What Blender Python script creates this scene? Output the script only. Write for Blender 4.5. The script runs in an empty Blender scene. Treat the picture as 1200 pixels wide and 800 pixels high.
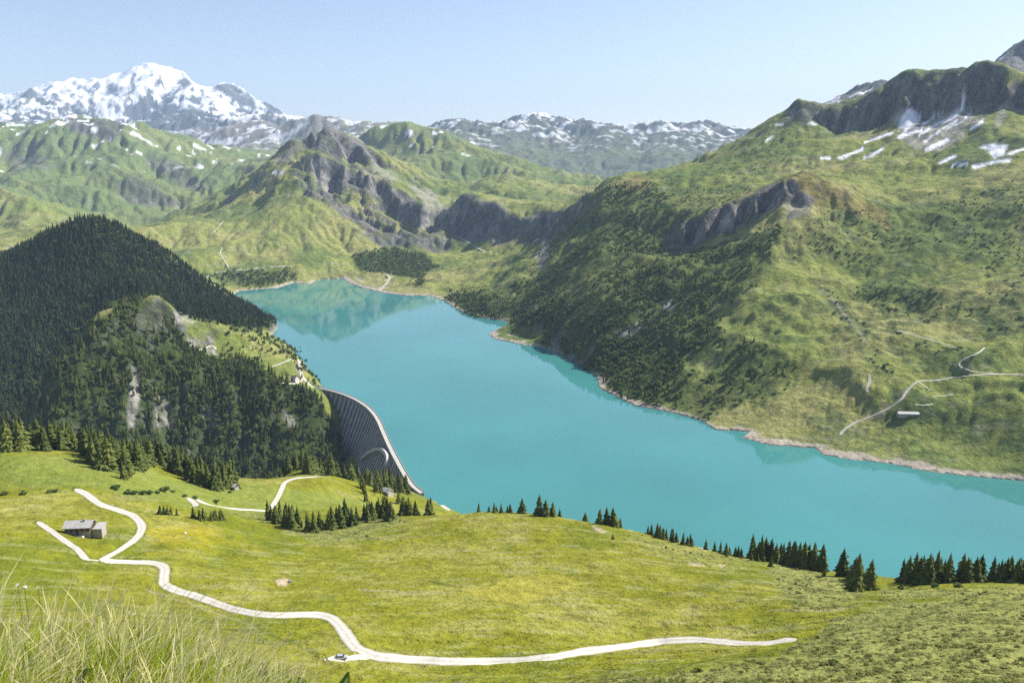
import bpy, math, random
import numpy as np
from mathutils import Vector

# ------------------------------------------------------------------ camera
FPX = 933.0                 # focal length in pixels of the 1200 x 800 photograph
CAMZ = 450.0                # eye height above the lake surface (z = 0)
YH = 195.0                  # eye-level row in the photograph
PITCH = math.atan((400.0 - YH) / FPX)
SP, CP = math.sin(PITCH), math.cos(PITCH)
scene = bpy.context.scene
COL = scene.collection
cam_data = bpy.data.cameras.new('camera')
cam_data.sensor_width = 36.0
cam_data.lens = 36.0 * FPX / 1200.0
cam_data.clip_start = 0.1
cam_data.clip_end = 120000.0
cam = bpy.data.objects.new('camera', cam_data)
cam.location = (0, 0, CAMZ)
cam.rotation_euler = (math.pi / 2 - PITCH, 0, 0)
COL.objects.link(cam)
scene.camera = cam

# ------------------------------------------------------------------ sky, sun, exposure
SUN_AZ, SUN_EL = math.radians(63.0), math.radians(42.0)     # azimuth: right of the viewing direction (+Y)
world = bpy.data.worlds.new('World')
scene.world = world
world.use_nodes = True
wn = world.node_tree
sky = wn.nodes.new('ShaderNodeTexSky')
sky.sky_type = 'NISHITA'
sky.sun_disc = False
sky.sun_elevation = SUN_EL
sky.sun_rotation = SUN_AZ
sky.altitude = 1900.0
sky.air_density = 1.1
sky.dust_density = 2.6
sky.ozone_density = 1.3
bgn = wn.nodes['Background']
bgn.inputs['Strength'].default_value = 0.092
wb = wn.nodes.new('ShaderNodeVectorMath'); wb.operation = 'MULTIPLY'; wb.inputs[1].default_value = (1.10, 0.99, 0.97)     # white balance
wn.links.new(sky.outputs['Color'], wb.inputs[0])
wn.links.new(wb.outputs[0], bgn.inputs['Color'])
sun_data = bpy.data.lights.new('sun', 'SUN')
sun_data.energy = 4.9
sun_data.angle = math.radians(0.53)
sun_data.color = (1.0, 0.955, 0.88)
sun = bpy.data.objects.new('sun', sun_data)
SUNV = Vector((math.sin(SUN_AZ) * math.cos(SUN_EL), math.cos(SUN_AZ) * math.cos(SUN_EL), math.sin(SUN_EL)))
sun.rotation_euler = SUNV.to_track_quat('Z', 'Y').to_euler()
sun.location = (0, 0, 3000)
COL.objects.link(sun)
scene.view_settings.view_transform = 'Standard'
scene.view_settings.look = 'None'
scene.view_settings.gamma = 1.0
scene.view_settings.use_curve_mapping = False
scene.view_settings.exposure = 0.93
scene.render.engine = 'CYCLES'
scene.cycles.use_denoising = False
scene.cycles.max_bounces = 3
scene.cycles.diffuse_bounces = 1
scene.cycles.glossy_bounces = 2
scene.cycles.transmission_bounces = 1
scene.cycles.volume_bounces = 0
scene.cycles.transparent_max_bounces = 4

# ------------------------------------------------------------------ pixel -> direction
def px_dir(px, py):
    """azimuth (from +Y, to the right) and depression tangent of a photo pixel"""
    u = (np.asarray(px, float) - 600.0) / FPX
    v = (np.asarray(py, float) - 400.0) / FPX
    down = SP + v * CP
    fwd = CP - v * SP
    h = np.hypot(u, fwd)
    return np.arctan2(u, fwd), down / h

def world_px(x, y, z):
    """photo pixel of world points"""
    dz = CAMZ - z
    depth = y * CP + dz * SP
    vv = dz * CP - y * SP
    depth = np.where(depth < 1e-3, 1e-3, depth)
    return 600.0 + FPX * x / depth, 400.0 + FPX * vv / depth

# ------------------------------------------------------------------ numpy noise
def _hash(ix, iy, seed):
    h = (ix.astype(np.uint32) * np.uint32(374761393) + iy.astype(np.uint32) * np.uint32(668265263)
         + np.uint32(seed * 1013904223 & 0xffffffff))
    h = (h ^ (h >> np.uint32(13))) * np.uint32(1274126177)
    h = h ^ (h >> np.uint32(16))
    return h.astype(np.float32) * np.float32(1.0 / 4294967295.0)

def vnoise(x, y, seed=0):
    x = np.asarray(x, np.float64); y = np.asarray(y, np.float64)
    fx = np.floor(x); fy = np.floor(y)
    ix = fx.astype(np.int64); iy = fy.astype(np.int64)
    tx = (x - fx).astype(np.float32); ty = (y - fy).astype(np.float32)
    tx = tx * tx * tx * (tx * (tx * 6 - 15) + 10); ty = ty * ty * ty * (ty * (ty * 6 - 15) + 10)
    a = _hash(ix, iy, seed); b = _hash(ix + 1, iy, seed)
    c = _hash(ix, iy + 1, seed); d = _hash(ix + 1, iy + 1, seed)
    return (a + (b - a) * tx) * (1 - ty) + (c + (d - c) * tx) * ty

def fbm(x, y, wave, octaves, seed=0, gain=0.5, ridged=False):
    s = 0.0; amp = 1.0; tot = 0.0
    ca, sa = math.cos(0.6), math.sin(0.6)
    x = x / wave; y = y / wave
    for o in range(octaves):
        n = vnoise(x, y, seed + o * 7)
        n = 1.0 - np.abs(2 * n - 1) * 2 if ridged else 2 * n - 1
        s = s + n * amp; tot += amp; amp *= gain
        x, y = (x * ca - y * sa) * 2.03 + 17.3, (x * sa + y * ca) * 2.03 + 5.1
    return s / tot

def gnoise(x, y, seed=0):
    """gradient noise, about -1..1"""
    x = np.asarray(x, np.float64); y = np.asarray(y, np.float64)
    fx = np.floor(x); fy = np.floor(y)
    ix = fx.astype(np.int64); iy = fy.astype(np.int64)
    tx = (x - fx).astype(np.float32); ty = (y - fy).astype(np.float32)
    u = tx * tx * tx * (tx * (tx * 6 - 15) + 10); v = ty * ty * ty * (ty * (ty * 6 - 15) + 10)
    def g(dx, dy):
        a = _hash(ix + dx, iy + dy, seed) * np.float32(2 * math.pi)
        return np.cos(a) * (tx - dx) + np.sin(a) * (ty - dy)
    a = g(0, 0); b = g(1, 0); c = g(0, 1); d = g(1, 1)
    return ((a + (b - a) * u) * (1 - v) + (c + (d - c) * u) * v) * np.float32(1.45)
def rmf(x, y, wave, octaves, seed=0, gain=2.0, h=0.9):
    """ridged multifractal, about 0..1"""
    x = x / wave; y = y / wave; ca, sa = math.cos(0.7), math.sin(0.7)
    s = 0.0; w = 1.0; f = 1.0; tot = 0.0
    for o in range(octaves):
        n = 1.0 - np.abs(gnoise(x, y, seed + 11 * o)); n = n * n
        n = n * w; w = np.clip(n * gain, 0, 1)
        s = s + n * f; tot += f; f *= 2.0 ** -h
        x, y = (x * ca - y * sa) * 2.05 + 3.7, (x * sa + y * ca) * 2.05 + 9.2
    return s / tot

def smooth(a, b, x):
    t = np.clip((x - a) / (b - a), 0, 1)
    return t * t * (3 - 2 * t)

# ------------------------------------------------------------------ relief: control lines read off the photograph, each with its distance
CTRL = []          # (azimuth, ln r, depression tangent)
def cpt(px, py, r):
    a, t = px_dir(px, py)
    CTRL.append((float(a), math.log(r), float(t)))
def cz(px, r, z):  # a point out of sight: direction, distance and height
    a, _ = px_dir(px, YH)
    CTRL.append((float(a), math.log(r), (CAMZ - z) / r))
def cline(pts, step=11.0):
    """polyline of (px, py, r)"""
    for (x0, y0, r0), (x1, y1, r1) in zip(pts[:-1], pts[1:]):
        n = max(1, int(round(math.hypot(x1 - x0, y1 - y0) / step)))
        for k in range(n):
            f = k / n
            cpt(x0 + (x1 - x0) * f, y0 + (y1 - y0) * f, r0 * (r1 / r0) ** f)
    cpt(*pts[-1])
def crag_line(pts, step=6.0):
    """cliff edge: the wall steps in and out along its length"""
    cline([(x, y, r * (1 + .011 * math.sin(x * .21 + r * .0005) + .008 * math.sin(x * .53 + 1.3) + .006 * math.sin(x * .97))) for x, y, r in dense(pts, step)], 50)
def dense(pts, step):
    out = []
    for (x0, y0, r0), (x1, y1, r1) in zip(pts[:-1], pts[1:]):
        n_ = max(1, int(round(math.hypot(x1 - x0, y1 - y0) / step)))
        out += [(x0 + (x1 - x0) * k / n_, y0 + (y1 - y0) * k / n_, r0 * (r1 / r0) ** (k / n_)) for k in range(n_)]
    return out + [pts[-1]]
def with_r(pts, r0, r1=None):
    r1 = r0 if r1 is None else r1
    n = len(pts) - 1
    return [(x, y, r0 * (r1 / r0) ** (i / max(1, n))) for i, (x, y) in enumerate(pts)]
def behind(pts, r, z):      # lower ground behind a crest
    for x, y in pts[::2]:
        cz(x, r, z)

# shoreline of the lake, photo pixels on z = 0
SHORE_FAR = [(378, 454), (364, 442), (351, 422), (337, 405), (318, 393), (325, 382), (313, 376), (285, 362), (268, 349), (280, 341),
             (304, 339), (324, 338), (344, 331), (363, 333), (370, 328.5), (401, 326), (411, 333), (428, 338), (448, 343), (475, 346.5),
             (502, 346.5), (521, 353), (537, 364), (561, 372), (598, 377), (590, 383), (572, 391), (578, 397.5), (611, 404), (638, 407), (659, 414.5),
             (686, 430), (699, 440), (702.5, 455), (723, 465), (743, 475), (770, 480), (790, 484), (822, 493), (837, 503), (878, 506),
             (869, 513), (901, 521), (955, 525), (965, 533), (996, 538), (1043, 543), (1087, 552), (1137, 558), (1200, 563.5), (1270, 575), (1360, 592)]
SHORE_NEAR = [(1380, 1010), (1300, 930), (1200, 885), (1100, 860), (1000, 845), (900, 850), (800, 862), (700, 880), (620, 905), (560, 950), (520, 1000)]  # (px, distance)
DAM_PX = [(371, 455), (381, 456), (397, 460), (413, 466), (427, 474), (437, 483), (444, 493.5), (449.5, 506), (456.5, 521.5),
          (463.5, 535.5), (472, 551), (478, 561), (485, 570), (494, 577)]
def on_level(px, py, z=0.0):
    a, t = px_dir(px, py)
    r = (CAMZ - z) / t
    return float(r * np.sin(a)), float(r * np.cos(a))
shore_xy = [on_level(*p) for p in SHORE_FAR]
near_xy = []
for p, r in SHORE_NEAR:
    a, _ = px_dir(p, YH); near_xy.append((r * math.sin(a), r * math.cos(a)))
dam_xy = [on_level(x, y, 6.0) for x, y in DAM_PX]
LAKE = np.array(shore_xy + near_xy + dam_xy[::-1])
for (x, y) in shore_xy + near_xy:
    r = math.hypot(x, y)
    CTRL.append((math.atan2(x, y), math.log(r), (CAMZ - 1.0) / r))
for px, r in [(430, 1800), (420, 2400), (400, 2800), (560, 1500), (560, 2000), (650, 1100), (650, 1400), (800, 1000), (800, 1200), (950, 1050), (1100, 1050), (1250, 1100), (490, 2600), (540, 1150), (480, 1350)]:
    cz(px, r, -45)

# --- snow massif far behind on the left
MB = [(-120, 160), (-60, 140), (0, 119), (22, 112), (33, 103), (44, 111), (51, 110), (62, 104), (79, 100), (101, 102), (125, 95.5), (142, 91), (160, 83),
      (172, 81), (189, 84), (206, 87), (216, 94), (233, 109), (251, 106), (257, 101), (267, 98), (273, 104), (290, 113), (299, 120), (305, 126), (312, 117.5),
      (324, 128), (341, 138), (358, 139), (380, 150), (420, 158), (470, 168)]
cline(with_r(MB, 22500), 6)
behind(MB, 26500, 1500)
behind(MB, 31000, 1500)
cline(with_r([(-100, 175), (0, 150), (60, 150), (120, 148), (180, 150), (215, 140), (250, 150), (300, 160)], 17500), 16)
cline(with_r([(90, 152), (150, 158), (170, 140), (200, 118)], 18500, 21500), 10)
cline(with_r([(235, 150), (262, 140), (280, 132), (300, 135), (340, 140)], 16500), 10)
for rib in [[(62, 105), (70, 113), (84, 122)], [(101, 103), (108, 112), (112, 122)], [(125, 96), (131, 106), (138, 120)], [(160, 84), (156, 98), (150, 112)], [(189, 85), (184, 97), (172, 112)], [(33, 104), (24, 118), (10, 130)], [(216, 95), (206, 108), (196, 122)], [(267, 99), (262, 112), (250, 124)], [(299, 121), (290, 130), (285, 138)], [(79, 101), (92, 113), (100, 124)]]:
    cline([(x, y, 22480 - 900 * i) for i, (x, y) in enumerate(rib)], 6)
for px, r, z in [(-60, 14500, 700), (50, 14500, 700), (150, 14000, 650), (250, 12500, 700), (330, 12000, 700), (420, 13500, 750)]:
    cz(px, r, z)
cline(with_r([(215, 178), (250, 160), (300, 146), (330, 141), (351, 139), (378, 144), (411, 150), (435, 147), (450, 151)], 13500, 11500), 8)
cline(with_r([(240, 186), (280, 180), (310, 176)], 11500), 14)

for px in range(520, 1400, 90):
    for r in (16500, 20000, 25000, 31000):
        cz(px, r, 550)
# --- green mountain on the left
GM = [(-120, 150), (-50, 148), (0, 152), (40, 152), (70, 143), (81, 136), (110, 138), (145, 144), (165, 152), (200, 168), (236, 181), (265, 190), (290, 196)]
cline(with_r(GM, 9000, 8000), 8)
behind(GM, 11200, 620)
cline(with_r([(-100, 190), (0, 185), (80, 180), (150, 178), (210, 195)], 7900, 7600), 25)
cline(with_r([(-100, 225), (0, 215), (70, 215), (130, 215), (200, 225), (240, 222)], 6900, 6800), 25)
cline(with_r([(60, 250), (120, 257), (160, 262), (205, 260), (250, 235), (285, 205)], 5600, 6600), 16)
cline(with_r([(-100, 225), (0, 232), (40, 245), (90, 262)], 5600, 5000), 20)
cline(with_r([(-100, 290), (0, 288), (40, 275)], 4300), 20)
# --- pyramid with tilted strata in the middle
PY = [(285, 225), (304, 198), (324, 178), (337, 161), (354, 153), (366, 144), (380, 143), (388, 149), (408, 156), (425, 166), (442, 183), (462, 198)]
crag_line(with_r(PY, 5300, 5150), 6)
behind(PY, 6300, 330)
crag_line(with_r([(355, 168), (364, 174), (384, 179), (405, 181), (425, 186), (448, 198)], 5210, 5090), 8)
crag_line(with_r([(367, 184), (388, 189), (418, 201), (442, 215), (469, 225), (496, 242), (516, 255)], 4750, 4250), 7)
crag_line(with_r([(378, 209), (401, 218), (428, 226), (448, 242), (469, 252), (489, 264), (509, 267)], 4695, 4210), 7)
crag_line(with_r([(351, 208), (367, 220), (384, 228), (411, 245), (428, 259), (448, 272), (489, 275), (529, 284)], 4420, 3950), 7)
crag_line(with_r([(354, 221), (381, 237), (401, 253), (425, 267), (445, 288), (475, 286), (509, 296), (529, 291)], 4375, 3920), 7)
for p in [(395, 205, 4700), (372, 205, 4600), (392, 229, 4520), (405, 232, 4430), (425, 243, 4350), (445, 256, 4260), (468, 263, 4150), (440, 200, 4900), (470, 212, 4750), (400, 184, 5000), (420, 192, 4900)]:
    cpt(*p)
cline(with_r([(330, 195), (320, 225), (310, 250), (320, 275)], 4800, 3800), 14)
cline(with_r([(169, 267), (199, 264), (236, 264), (270, 254), (290, 249), (310, 236)], 4150, 4400), 10)
behind([(169, 267), (199, 264), (236, 264), (250, 256)], 4900, 120)
for p in [(200, 285, 3800), (230, 300, 3500), (250, 318, 3350), (300, 300, 3550), (300, 275, 3850), (350, 290, 3650), (350, 312, 3350), (420, 300, 3600), (400, 318, 3350), (450, 312, 3450),
          (490, 318, 3350), (520, 312, 3350), (540, 330, 3000), (560, 305, 3400), (580, 330, 2800), (600, 310, 3000), (470, 300, 3650), (560, 292, 3750), (260, 332, 3250)]:
    cpt(*p)
# --- grass ridge behind the pyramid
ER = [(420, 162), (435, 156), (459, 152), (482, 147), (496, 152), (516, 161), (543, 170), (570, 181), (590, 190), (610, 195), (637, 201), (671, 208), (698, 215), (730, 222), (800, 230)]
cline(with_r(ER, 7600, 6300), 9)
behind(ER[:-4], 9200, 330); behind(ER[-6:], 8000, 250)
for p in [(470, 190, 6200), (500, 200, 6000), (540, 205, 6000), (580, 212, 5700), (620, 212, 5600), (660, 222, 5500), (500, 225, 5100), (540, 215, 5300), (620, 235, 4900), (660, 235, 4900), (600, 225, 5100), (530, 250, 4600)]:
    cpt(*p)
# --- far range in the middle
FR = [(440, 172), (480, 168), (515, 155), (530, 147), (557, 138), (572, 142), (580, 149), (590, 143), (608, 136), (640, 140), (652, 151), (669, 148), (695, 146), (717, 141), (740, 146),
      (776, 141), (795, 150), (821, 151), (847, 154), (877, 153), (930, 160), (1000, 150), (1100, 150)]
cline(with_r(FR, 13500), 7)
behind(FR, 17000, 500)
cline(with_r([(545, 165), (575, 170), (600, 172), (640, 172), (690, 175), (740, 172), (800, 172), (860, 178)], 11500), 16)
cline(with_r([(590, 190), (640, 198), (700, 206), (760, 205), (830, 200)], 9800), 20)
# --- dark cliff above the far end of the lake
crag_line(with_r([(541, 228), (556, 232), (583, 237), (597, 248), (617, 257), (637, 248), (664, 243), (681, 234), (698, 225)], 4200, 3350), 6)
crag_line(with_r([(519, 268), (536, 281), (563, 281), (587, 286), (604, 284), (631, 285), (668, 279), (690, 272)], 4140, 3300), 6)
cline(with_r([(541, 228), (530, 246), (519, 266)], 4210, 4160), 6)
# --- grass hill and the long ridge on the right
HR = [(665, 244), (685, 232), (708, 219), (727, 207), (747, 208), (763, 206), (789, 203)]
cline(with_r(HR, 3150, 3150), 8)
cline([(789, 203, 3300), (799, 196, 3600), (821, 187, 3700), (847, 177, 3800), (867, 167, 3850), (887, 150, 3800), (896, 147, 3800), (919, 132, 3750), (929, 122, 3700)], 7)
behind([(700, 0), (740, 0), (780, 0), (820, 0), (860, 0), (900, 0)], 4400, 180)
RC = [(929, 122), (971, 123), (1001, 118), (1034, 106), (1049, 101), (1061, 90), (1100, 87), (1127, 81), (1144, 74), (1155, 71), (1169, 76), (1182, 85), (1200, 91), (1260, 112), (1340, 130)]
crag_line(with_r(RC, 3700, 3450), 7)
behind(RC, 4300, 500)
crag_line(with_r([(921, 143), (949, 143), (973, 153), (995, 155), (1009, 156), (1040, 150), (1050, 128), (1056, 126), (1083, 136), (1105, 136), (1127, 126), (1155, 137), (1171, 129), (1200, 132), (1280, 150)], 3630, 3400), 7)
cline(with_r([(960, 120), (975, 119), (998, 108), (1030, 101), (1050, 104), (1100, 104)], 5600), 6)
cline(with_r([(1150, 95), (1170, 76), (1190, 61), (1200, 54), (1230, 45), (1280, 60), (1350, 70)], 5600), 6)
behind([(960, 0), (1030, 0), (1100, 0), (1190, 0), (1280, 0)], 7000, 500)
for p in [(880, 175, 3350), (840, 200, 3150), (900, 195, 3100), (950, 175, 3250), (1000, 190, 3050), (1040, 175, 3150), (1090, 170, 3150), (1150, 165, 3100), (1200, 175, 2980), (1280, 180, 2950),
          (860, 215, 2900), (820, 225, 2800), (780, 235, 2750), (1000, 212, 2800), (1050, 215, 2780), (1100, 215, 2740), (1150, 212, 2700), (1200, 210, 2650), (1290, 215, 2600), (740, 235, 2850), (760, 250, 2650)]:
    cpt(*p)
# shoulder with the dark cliff
crag_line(with_r([(779, 274), (802, 260), (828, 248), (854, 239), (880, 230), (900, 221), (919, 213), (932, 217), (952, 231), (955, 243)], 2520, 2330), 6)
crag_line(with_r([(782, 296), (802, 298), (828, 283), (847, 274), (867, 267), (890, 258), (912, 239), (932, 240), (945, 247)], 2478, 2300), 6)
cline([(919, 213, 2340), (943, 203, 2430), (965, 212, 2440), (990, 226, 2420), (1030, 246, 2380), (1060, 272, 2280)], 8)
for p in [(960, 255, 2280), (990, 260, 2300), (905, 275, 2160), (860, 290, 2220), (820, 310, 2150), (1060, 232, 2560), (1040, 228, 2600)]:
    cpt(*p)
for p in [(1200, 520, 1400), (1200, 450, 1520), (1200, 400, 1680), (1200, 330, 1950), (1200, 260, 2300), (1290, 520, 1420), (1290, 420, 1640), (1290, 300, 2100),
          (1100, 520, 1395), (1100, 470, 1480), (1100, 410, 1650), (1100, 350, 1880), (1100, 280, 2250), (1000, 480, 1440), (1000, 420, 1560), (1000, 350, 1880), (1000, 300, 2130),
          (930, 300, 2080), (900, 480, 1440), (900, 430, 1560), (900, 360, 1800), (850, 450, 1540), (850, 370, 1830), (880, 320, 1980), (800, 430, 1640), (800, 400, 1740), (800, 350, 1950), (750, 440, 1640),
          (750, 400, 1780), (750, 300, 2270), (750, 350, 2000), (700, 400, 1800), (700, 340, 2050), (700, 290, 2430), (660, 380, 1960), (650, 330, 2380), (620, 370, 2150), (600, 350, 2450), (640, 290, 2950), (700, 250, 2780), (690, 265, 2750),
          (955, 400, 1650), (1050, 385, 1730), (1050, 450, 1500), (955, 450, 1490), (600, 392, 2120), (620, 396, 2090)]:
    cpt(*p)
# --- wooded hill on the left with the cliff below it
HC = [(-100, 330), (-40, 318), (0, 311), (30, 292), (51, 279), (67, 269), (98, 262), (115, 260), (135, 269), (162, 279), (182, 292), (202, 306), (209, 319), (229, 329), (250, 343), (270, 355), (294, 367), (316, 378)]
cline(with_r(HC, 2450, 2240), 9)
behind(HC[:12], 2950, 90)
for p in [(-60, 400, 2080), (0, 360, 2220), (0, 400, 2080), (50, 360, 2150), (100, 320, 2250), (100, 360, 2080), (150, 320, 2230), (150, 340, 2100), (0, 450, 1900), (40, 420, 1960), (-60, 470, 1800), (0, 490, 1780), (200, 340, 2150), (230, 350, 2120)]:
    cpt(*p)
for px, r, z in [(110, 1930, 10), (150, 1910, 60), (190, 1910, 88), (60, 1850, -40), (20, 1700, -100), (-60, 1600, -160)]:
    cz(px, r, z)
cline(with_r([(30, 470), (61, 432), (84, 406), (111, 379), (142, 361), (169, 355), (189, 360), (204, 368)], 1660, 1770), 9)
for p in [(215, 380, 1780), (240, 385, 1800), (270, 388, 1850), (290, 385, 1900), (250, 400, 1770), (290, 402, 1790), (290, 420, 1720), (250, 420, 1690), (320, 405, 1790), (330, 425, 1680), (350, 440, 1610), (345, 425, 1680), (200, 395, 1740), (180, 420, 1660), (220, 365, 1880), (250, 372, 1950), (280, 375, 2000)]:
    cpt(*p)
cline(with_r([(110, 430), (150, 425), (200, 440), (250, 445), (300, 450), (335, 456), (358, 463), (374, 476), (388, 496), (399, 515), (408, 530)], 1640, 1490), 8)
cline(with_r([(60, 485), (120, 505), (170, 515), (230, 528), (300, 530), (360, 530), (400, 535)], 1550, 1420), 12)
for px, r, z in [(-60, 1330, -190), (40, 1290, -180), (120, 1260, -165), (200, 1240, -150), (280, 1220, -140), (360, 1200, -130), (410, 1230, -125), (440, 1170, -115), (460, 1090, -60)]:
    cz(px, r, z)
# --- near meadows
for p in [(-80, 575, 620), (0, 575, 610), (60, 571, 605), (110, 573, 600), (180, 582, 590), (240, 603, 560),
          (-60, 555, 660), (60, 548, 650), (130, 553, 660), (0, 532, 700), (60, 531, 710), (130, 538, 725), (170, 548, 730), (220, 565, 730), (240, 578, 690), (300, 585, 710), (330, 572, 770), (380, 560, 810), (300, 562, 800), (260, 597, 650), (315, 600, 670),
          (400, 585, 790), (440, 590, 820), (450, 570, 930), (400, 560, 880), (345, 548, 900), (480, 590, 870), (520, 598, 890), (500, 583, 1010), (476, 572, 1020)]:
    cpt(*p)
for px, r, z in [(-60, 800, 205), (0, 800, 200), (60, 810, 190), (130, 830, 170), (200, 850, 130), (280, 880, 95), (350, 980, 20), (400, 1030, -30), (440, 1030, -20), (0, 1000, 0), (150, 1020, -40), (280, 1040, -60)]:
    cz(px, r, z)
for p in [(90, 622, 500), (40, 612, 510), (-60, 640, 450), (0, 650, 430), (60, 600, 545), (150, 610, 530), (190, 665, 430), (130, 660, 440), (190, 630, 490), (250, 640, 490), (300, 655, 470), (300, 625, 560), (350, 630, 560), (380, 647, 510), (420, 632, 550), (460, 615, 590), (500, 607, 600), (560, 601, 600), (600, 601, 600), (640, 604, 590), (700, 614, 570), (740, 625, 555), (780, 635, 545),
          (830, 648, 535), (870, 657, 525), (940, 670, 500), (980, 678, 470), (1010, 692, 440), (1040, 690, 450), (1100, 685, 450), (1200, 682, 460), (1290, 685, 460),
          (500, 680, 405), (600, 650, 475), (600, 700, 355), (700, 660, 450), (700, 700, 360), (800, 665, 450), (800, 700, 365), (880, 690, 390), (940, 700, 365), (1000, 712, 330), (1080, 705, 350), (1200, 705, 320), (1290, 705, 320),
          (1200, 740, 200), (1200, 800, 110), (1290, 750, 180), (1100, 740, 215), (1100, 800, 118), (1000, 740, 235), (1000, 800, 125), (935, 752, 290), (750, 754, 300), (850, 770, 230), (900, 800, 135), (560, 776, 252), (480, 772, 255), (400, 770, 250), (400, 740, 285), (300, 718, 335), (240, 700, 375), (600, 740, 290), (450, 720, 320), (380, 690, 390), (420, 675, 430),
          (600, 800, 185), (700, 800, 160), (800, 800, 148), (450, 792, 215), (300, 750, 285), (200, 720, 345), (100, 690, 380)]:
    cpt(*p)
for px, r, t in [(-80, 250, .50), (0, 250, .52), (100, 250, .56), (200, 220, .64), (300, 200, .70), (400, 180, .74), (500, 150, .76), (700, 110, .76), (900, 90, .74), (1100, 80, .68), (1280, 80, .64)]:
    cz(px, r, CAMZ - t * r)
for r, ts in [(0.7, (2.3,) * 7), (1.5, (1.10, 1.10, 1.12, 1.14, 1.16, 1.16, 1.12)), (2.6, (.70, .70, .74, .82, .92, .95, .92)), (4.0, (.60, .605, .66, .75, .86, .90, .86)),
              (6.0, (.605, .615, .67, .76, .85, .88, .84)), (14, (.64, .65, .69, .79, .84, .84, .78)), (45, (.63, .65, .71, .78, .82, .80, .72))]:
    for px, t in zip((-150, 0, 200, 400, 640, 960, 1300), ts):
        cz(px, r, CAMZ - t * r)

C = np.array(CTRL)
_, keep = np.unique(np.round(C[:, :2] / 0.0015), axis=0, return_index=True)
C = C[np.sort(keep)]
P0 = C[:, :2]
D = np.sqrt(((P0[:, None, :] - P0[None, :, :]) ** 2).sum(-1))
n = len(C)
A = np.zeros((n + 3, n + 3))
A[:n, :n] = -D - 2e-4 * np.eye(n)
A[:n, n] = 1; A[:n, n + 1:] = P0
A[n, :n] = 1; A[n + 1:, :n] = P0.T
sol = np.linalg.solve(A, np.concatenate([C[:, 2], np.zeros(3)]))

# polar grid round the viewpoint: fine where the picture needs it
NA = 760
az = np.radians(np.linspace(-42.0, 42.0, NA))
segs = [(0.7, 8, .05), (8, 85, .04), (85, 230, .009), (230, 720, .0036), (720, 1300, .0075), (1300, 3300, .0036), (3300, 7500, .0042), (7500, 10500, .006), (10500, 14000, .0032), (14000, 16500, .006), (16500, 23200, .0024), (23200, 31000, .03)]
lr = []
for r0, r1, st in segs:
    k = max(2, int(math.log(r1 / r0) / st))
    lr += list(np.linspace(math.log(r0), math.log(r1), k, endpoint=False))
lr.append(math.log(31000.0))
lr = np.array(lr); NR = len(lr)
ca_i = np.linspace(0, NA - 1, NA // 2); cr_i = np.linspace(0, NR - 1, NR // 2)
caz = np.interp(ca_i, np.arange(NA), az); clr = np.interp(cr_i, np.arange(NR), lr)
Tc = np.empty((len(clr), len(caz)))
for i, l in enumerate(clr):
    d = np.sqrt((caz[:, None] - P0[None, :, 0]) ** 2 + (l - P0[None, :, 1]) ** 2)
    Tc[i] = -(d @ sol[:n]) + sol[n] + sol[n + 1] * caz + sol[n + 2] * l
def upsample(G):
    t1 = np.empty((G.shape[0], NA))
    for i in range(G.shape[0]):
        t1[i] = np.interp(np.arange(NA), ca_i, G[i])
    f = np.interp(np.arange(NR), cr_i, np.arange(len(cr_i)))
    i0 = np.clip(f.astype(int), 0, len(cr_i) - 2); w = (f - i0)[:, None]
    return t1[i0] * (1 - w) + t1[i0 + 1] * w
T = upsample(Tc)
R = np.exp(lr)[:, None] * np.ones((1, NA))
AZ = np.ones((NR, 1)) * az[None, :]
X = R * np.sin(AZ); Y = R * np.cos(AZ)
Z = CAMZ - T * R

# signed distance to the lake outline (negative inside), on the coarse grid
def seg_dist(x, y, poly, closed=True):
    d = np.full(x.shape, 1e9)
    m = len(poly) if closed else len(poly) - 1
    for i in range(m):
        ax, ay = poly[i]; bx, by = poly[(i + 1) % len(poly)]
        ex, ey = bx - ax, by - ay
        h = np.clip(((x - ax) * ex + (y - ay) * ey) / (ex * ex + ey * ey + 1e-12), 0, 1)
        d = np.minimum(d, (x - ax - h * ex) ** 2 + (y - ay - h * ey) ** 2)
    return np.sqrt(d)
def inside(x, y, poly):
    c = np.zeros(x.shape, bool)
    j = len(poly) - 1
    for i in range(len(poly)):
        xi, yi = poly[i]; xj, yj = poly[j]
        if yi != yj:
            c ^= ((yi > y) != (yj > y)) & (x < (xj - xi) * (y - yi) / (yj - yi) + xi)
        j = i
    return c
rows = (R[:, 0] > 700) & (R[:, 0] < 4000)
xs, ys = X[rows], Y[rows]
rag = 7.0 * fbm(xs, ys, 60, 4, 3)
SD = np.full(X.shape, 1e4)
sub = seg_dist(xs, ys, shore_xy + near_xy, closed=False)
ins = inside(xs, ys, LAKE)
SD[rows] = np.where(ins, -sub, sub)
INS = np.zeros(X.shape, bool); INS[rows] = ins

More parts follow.
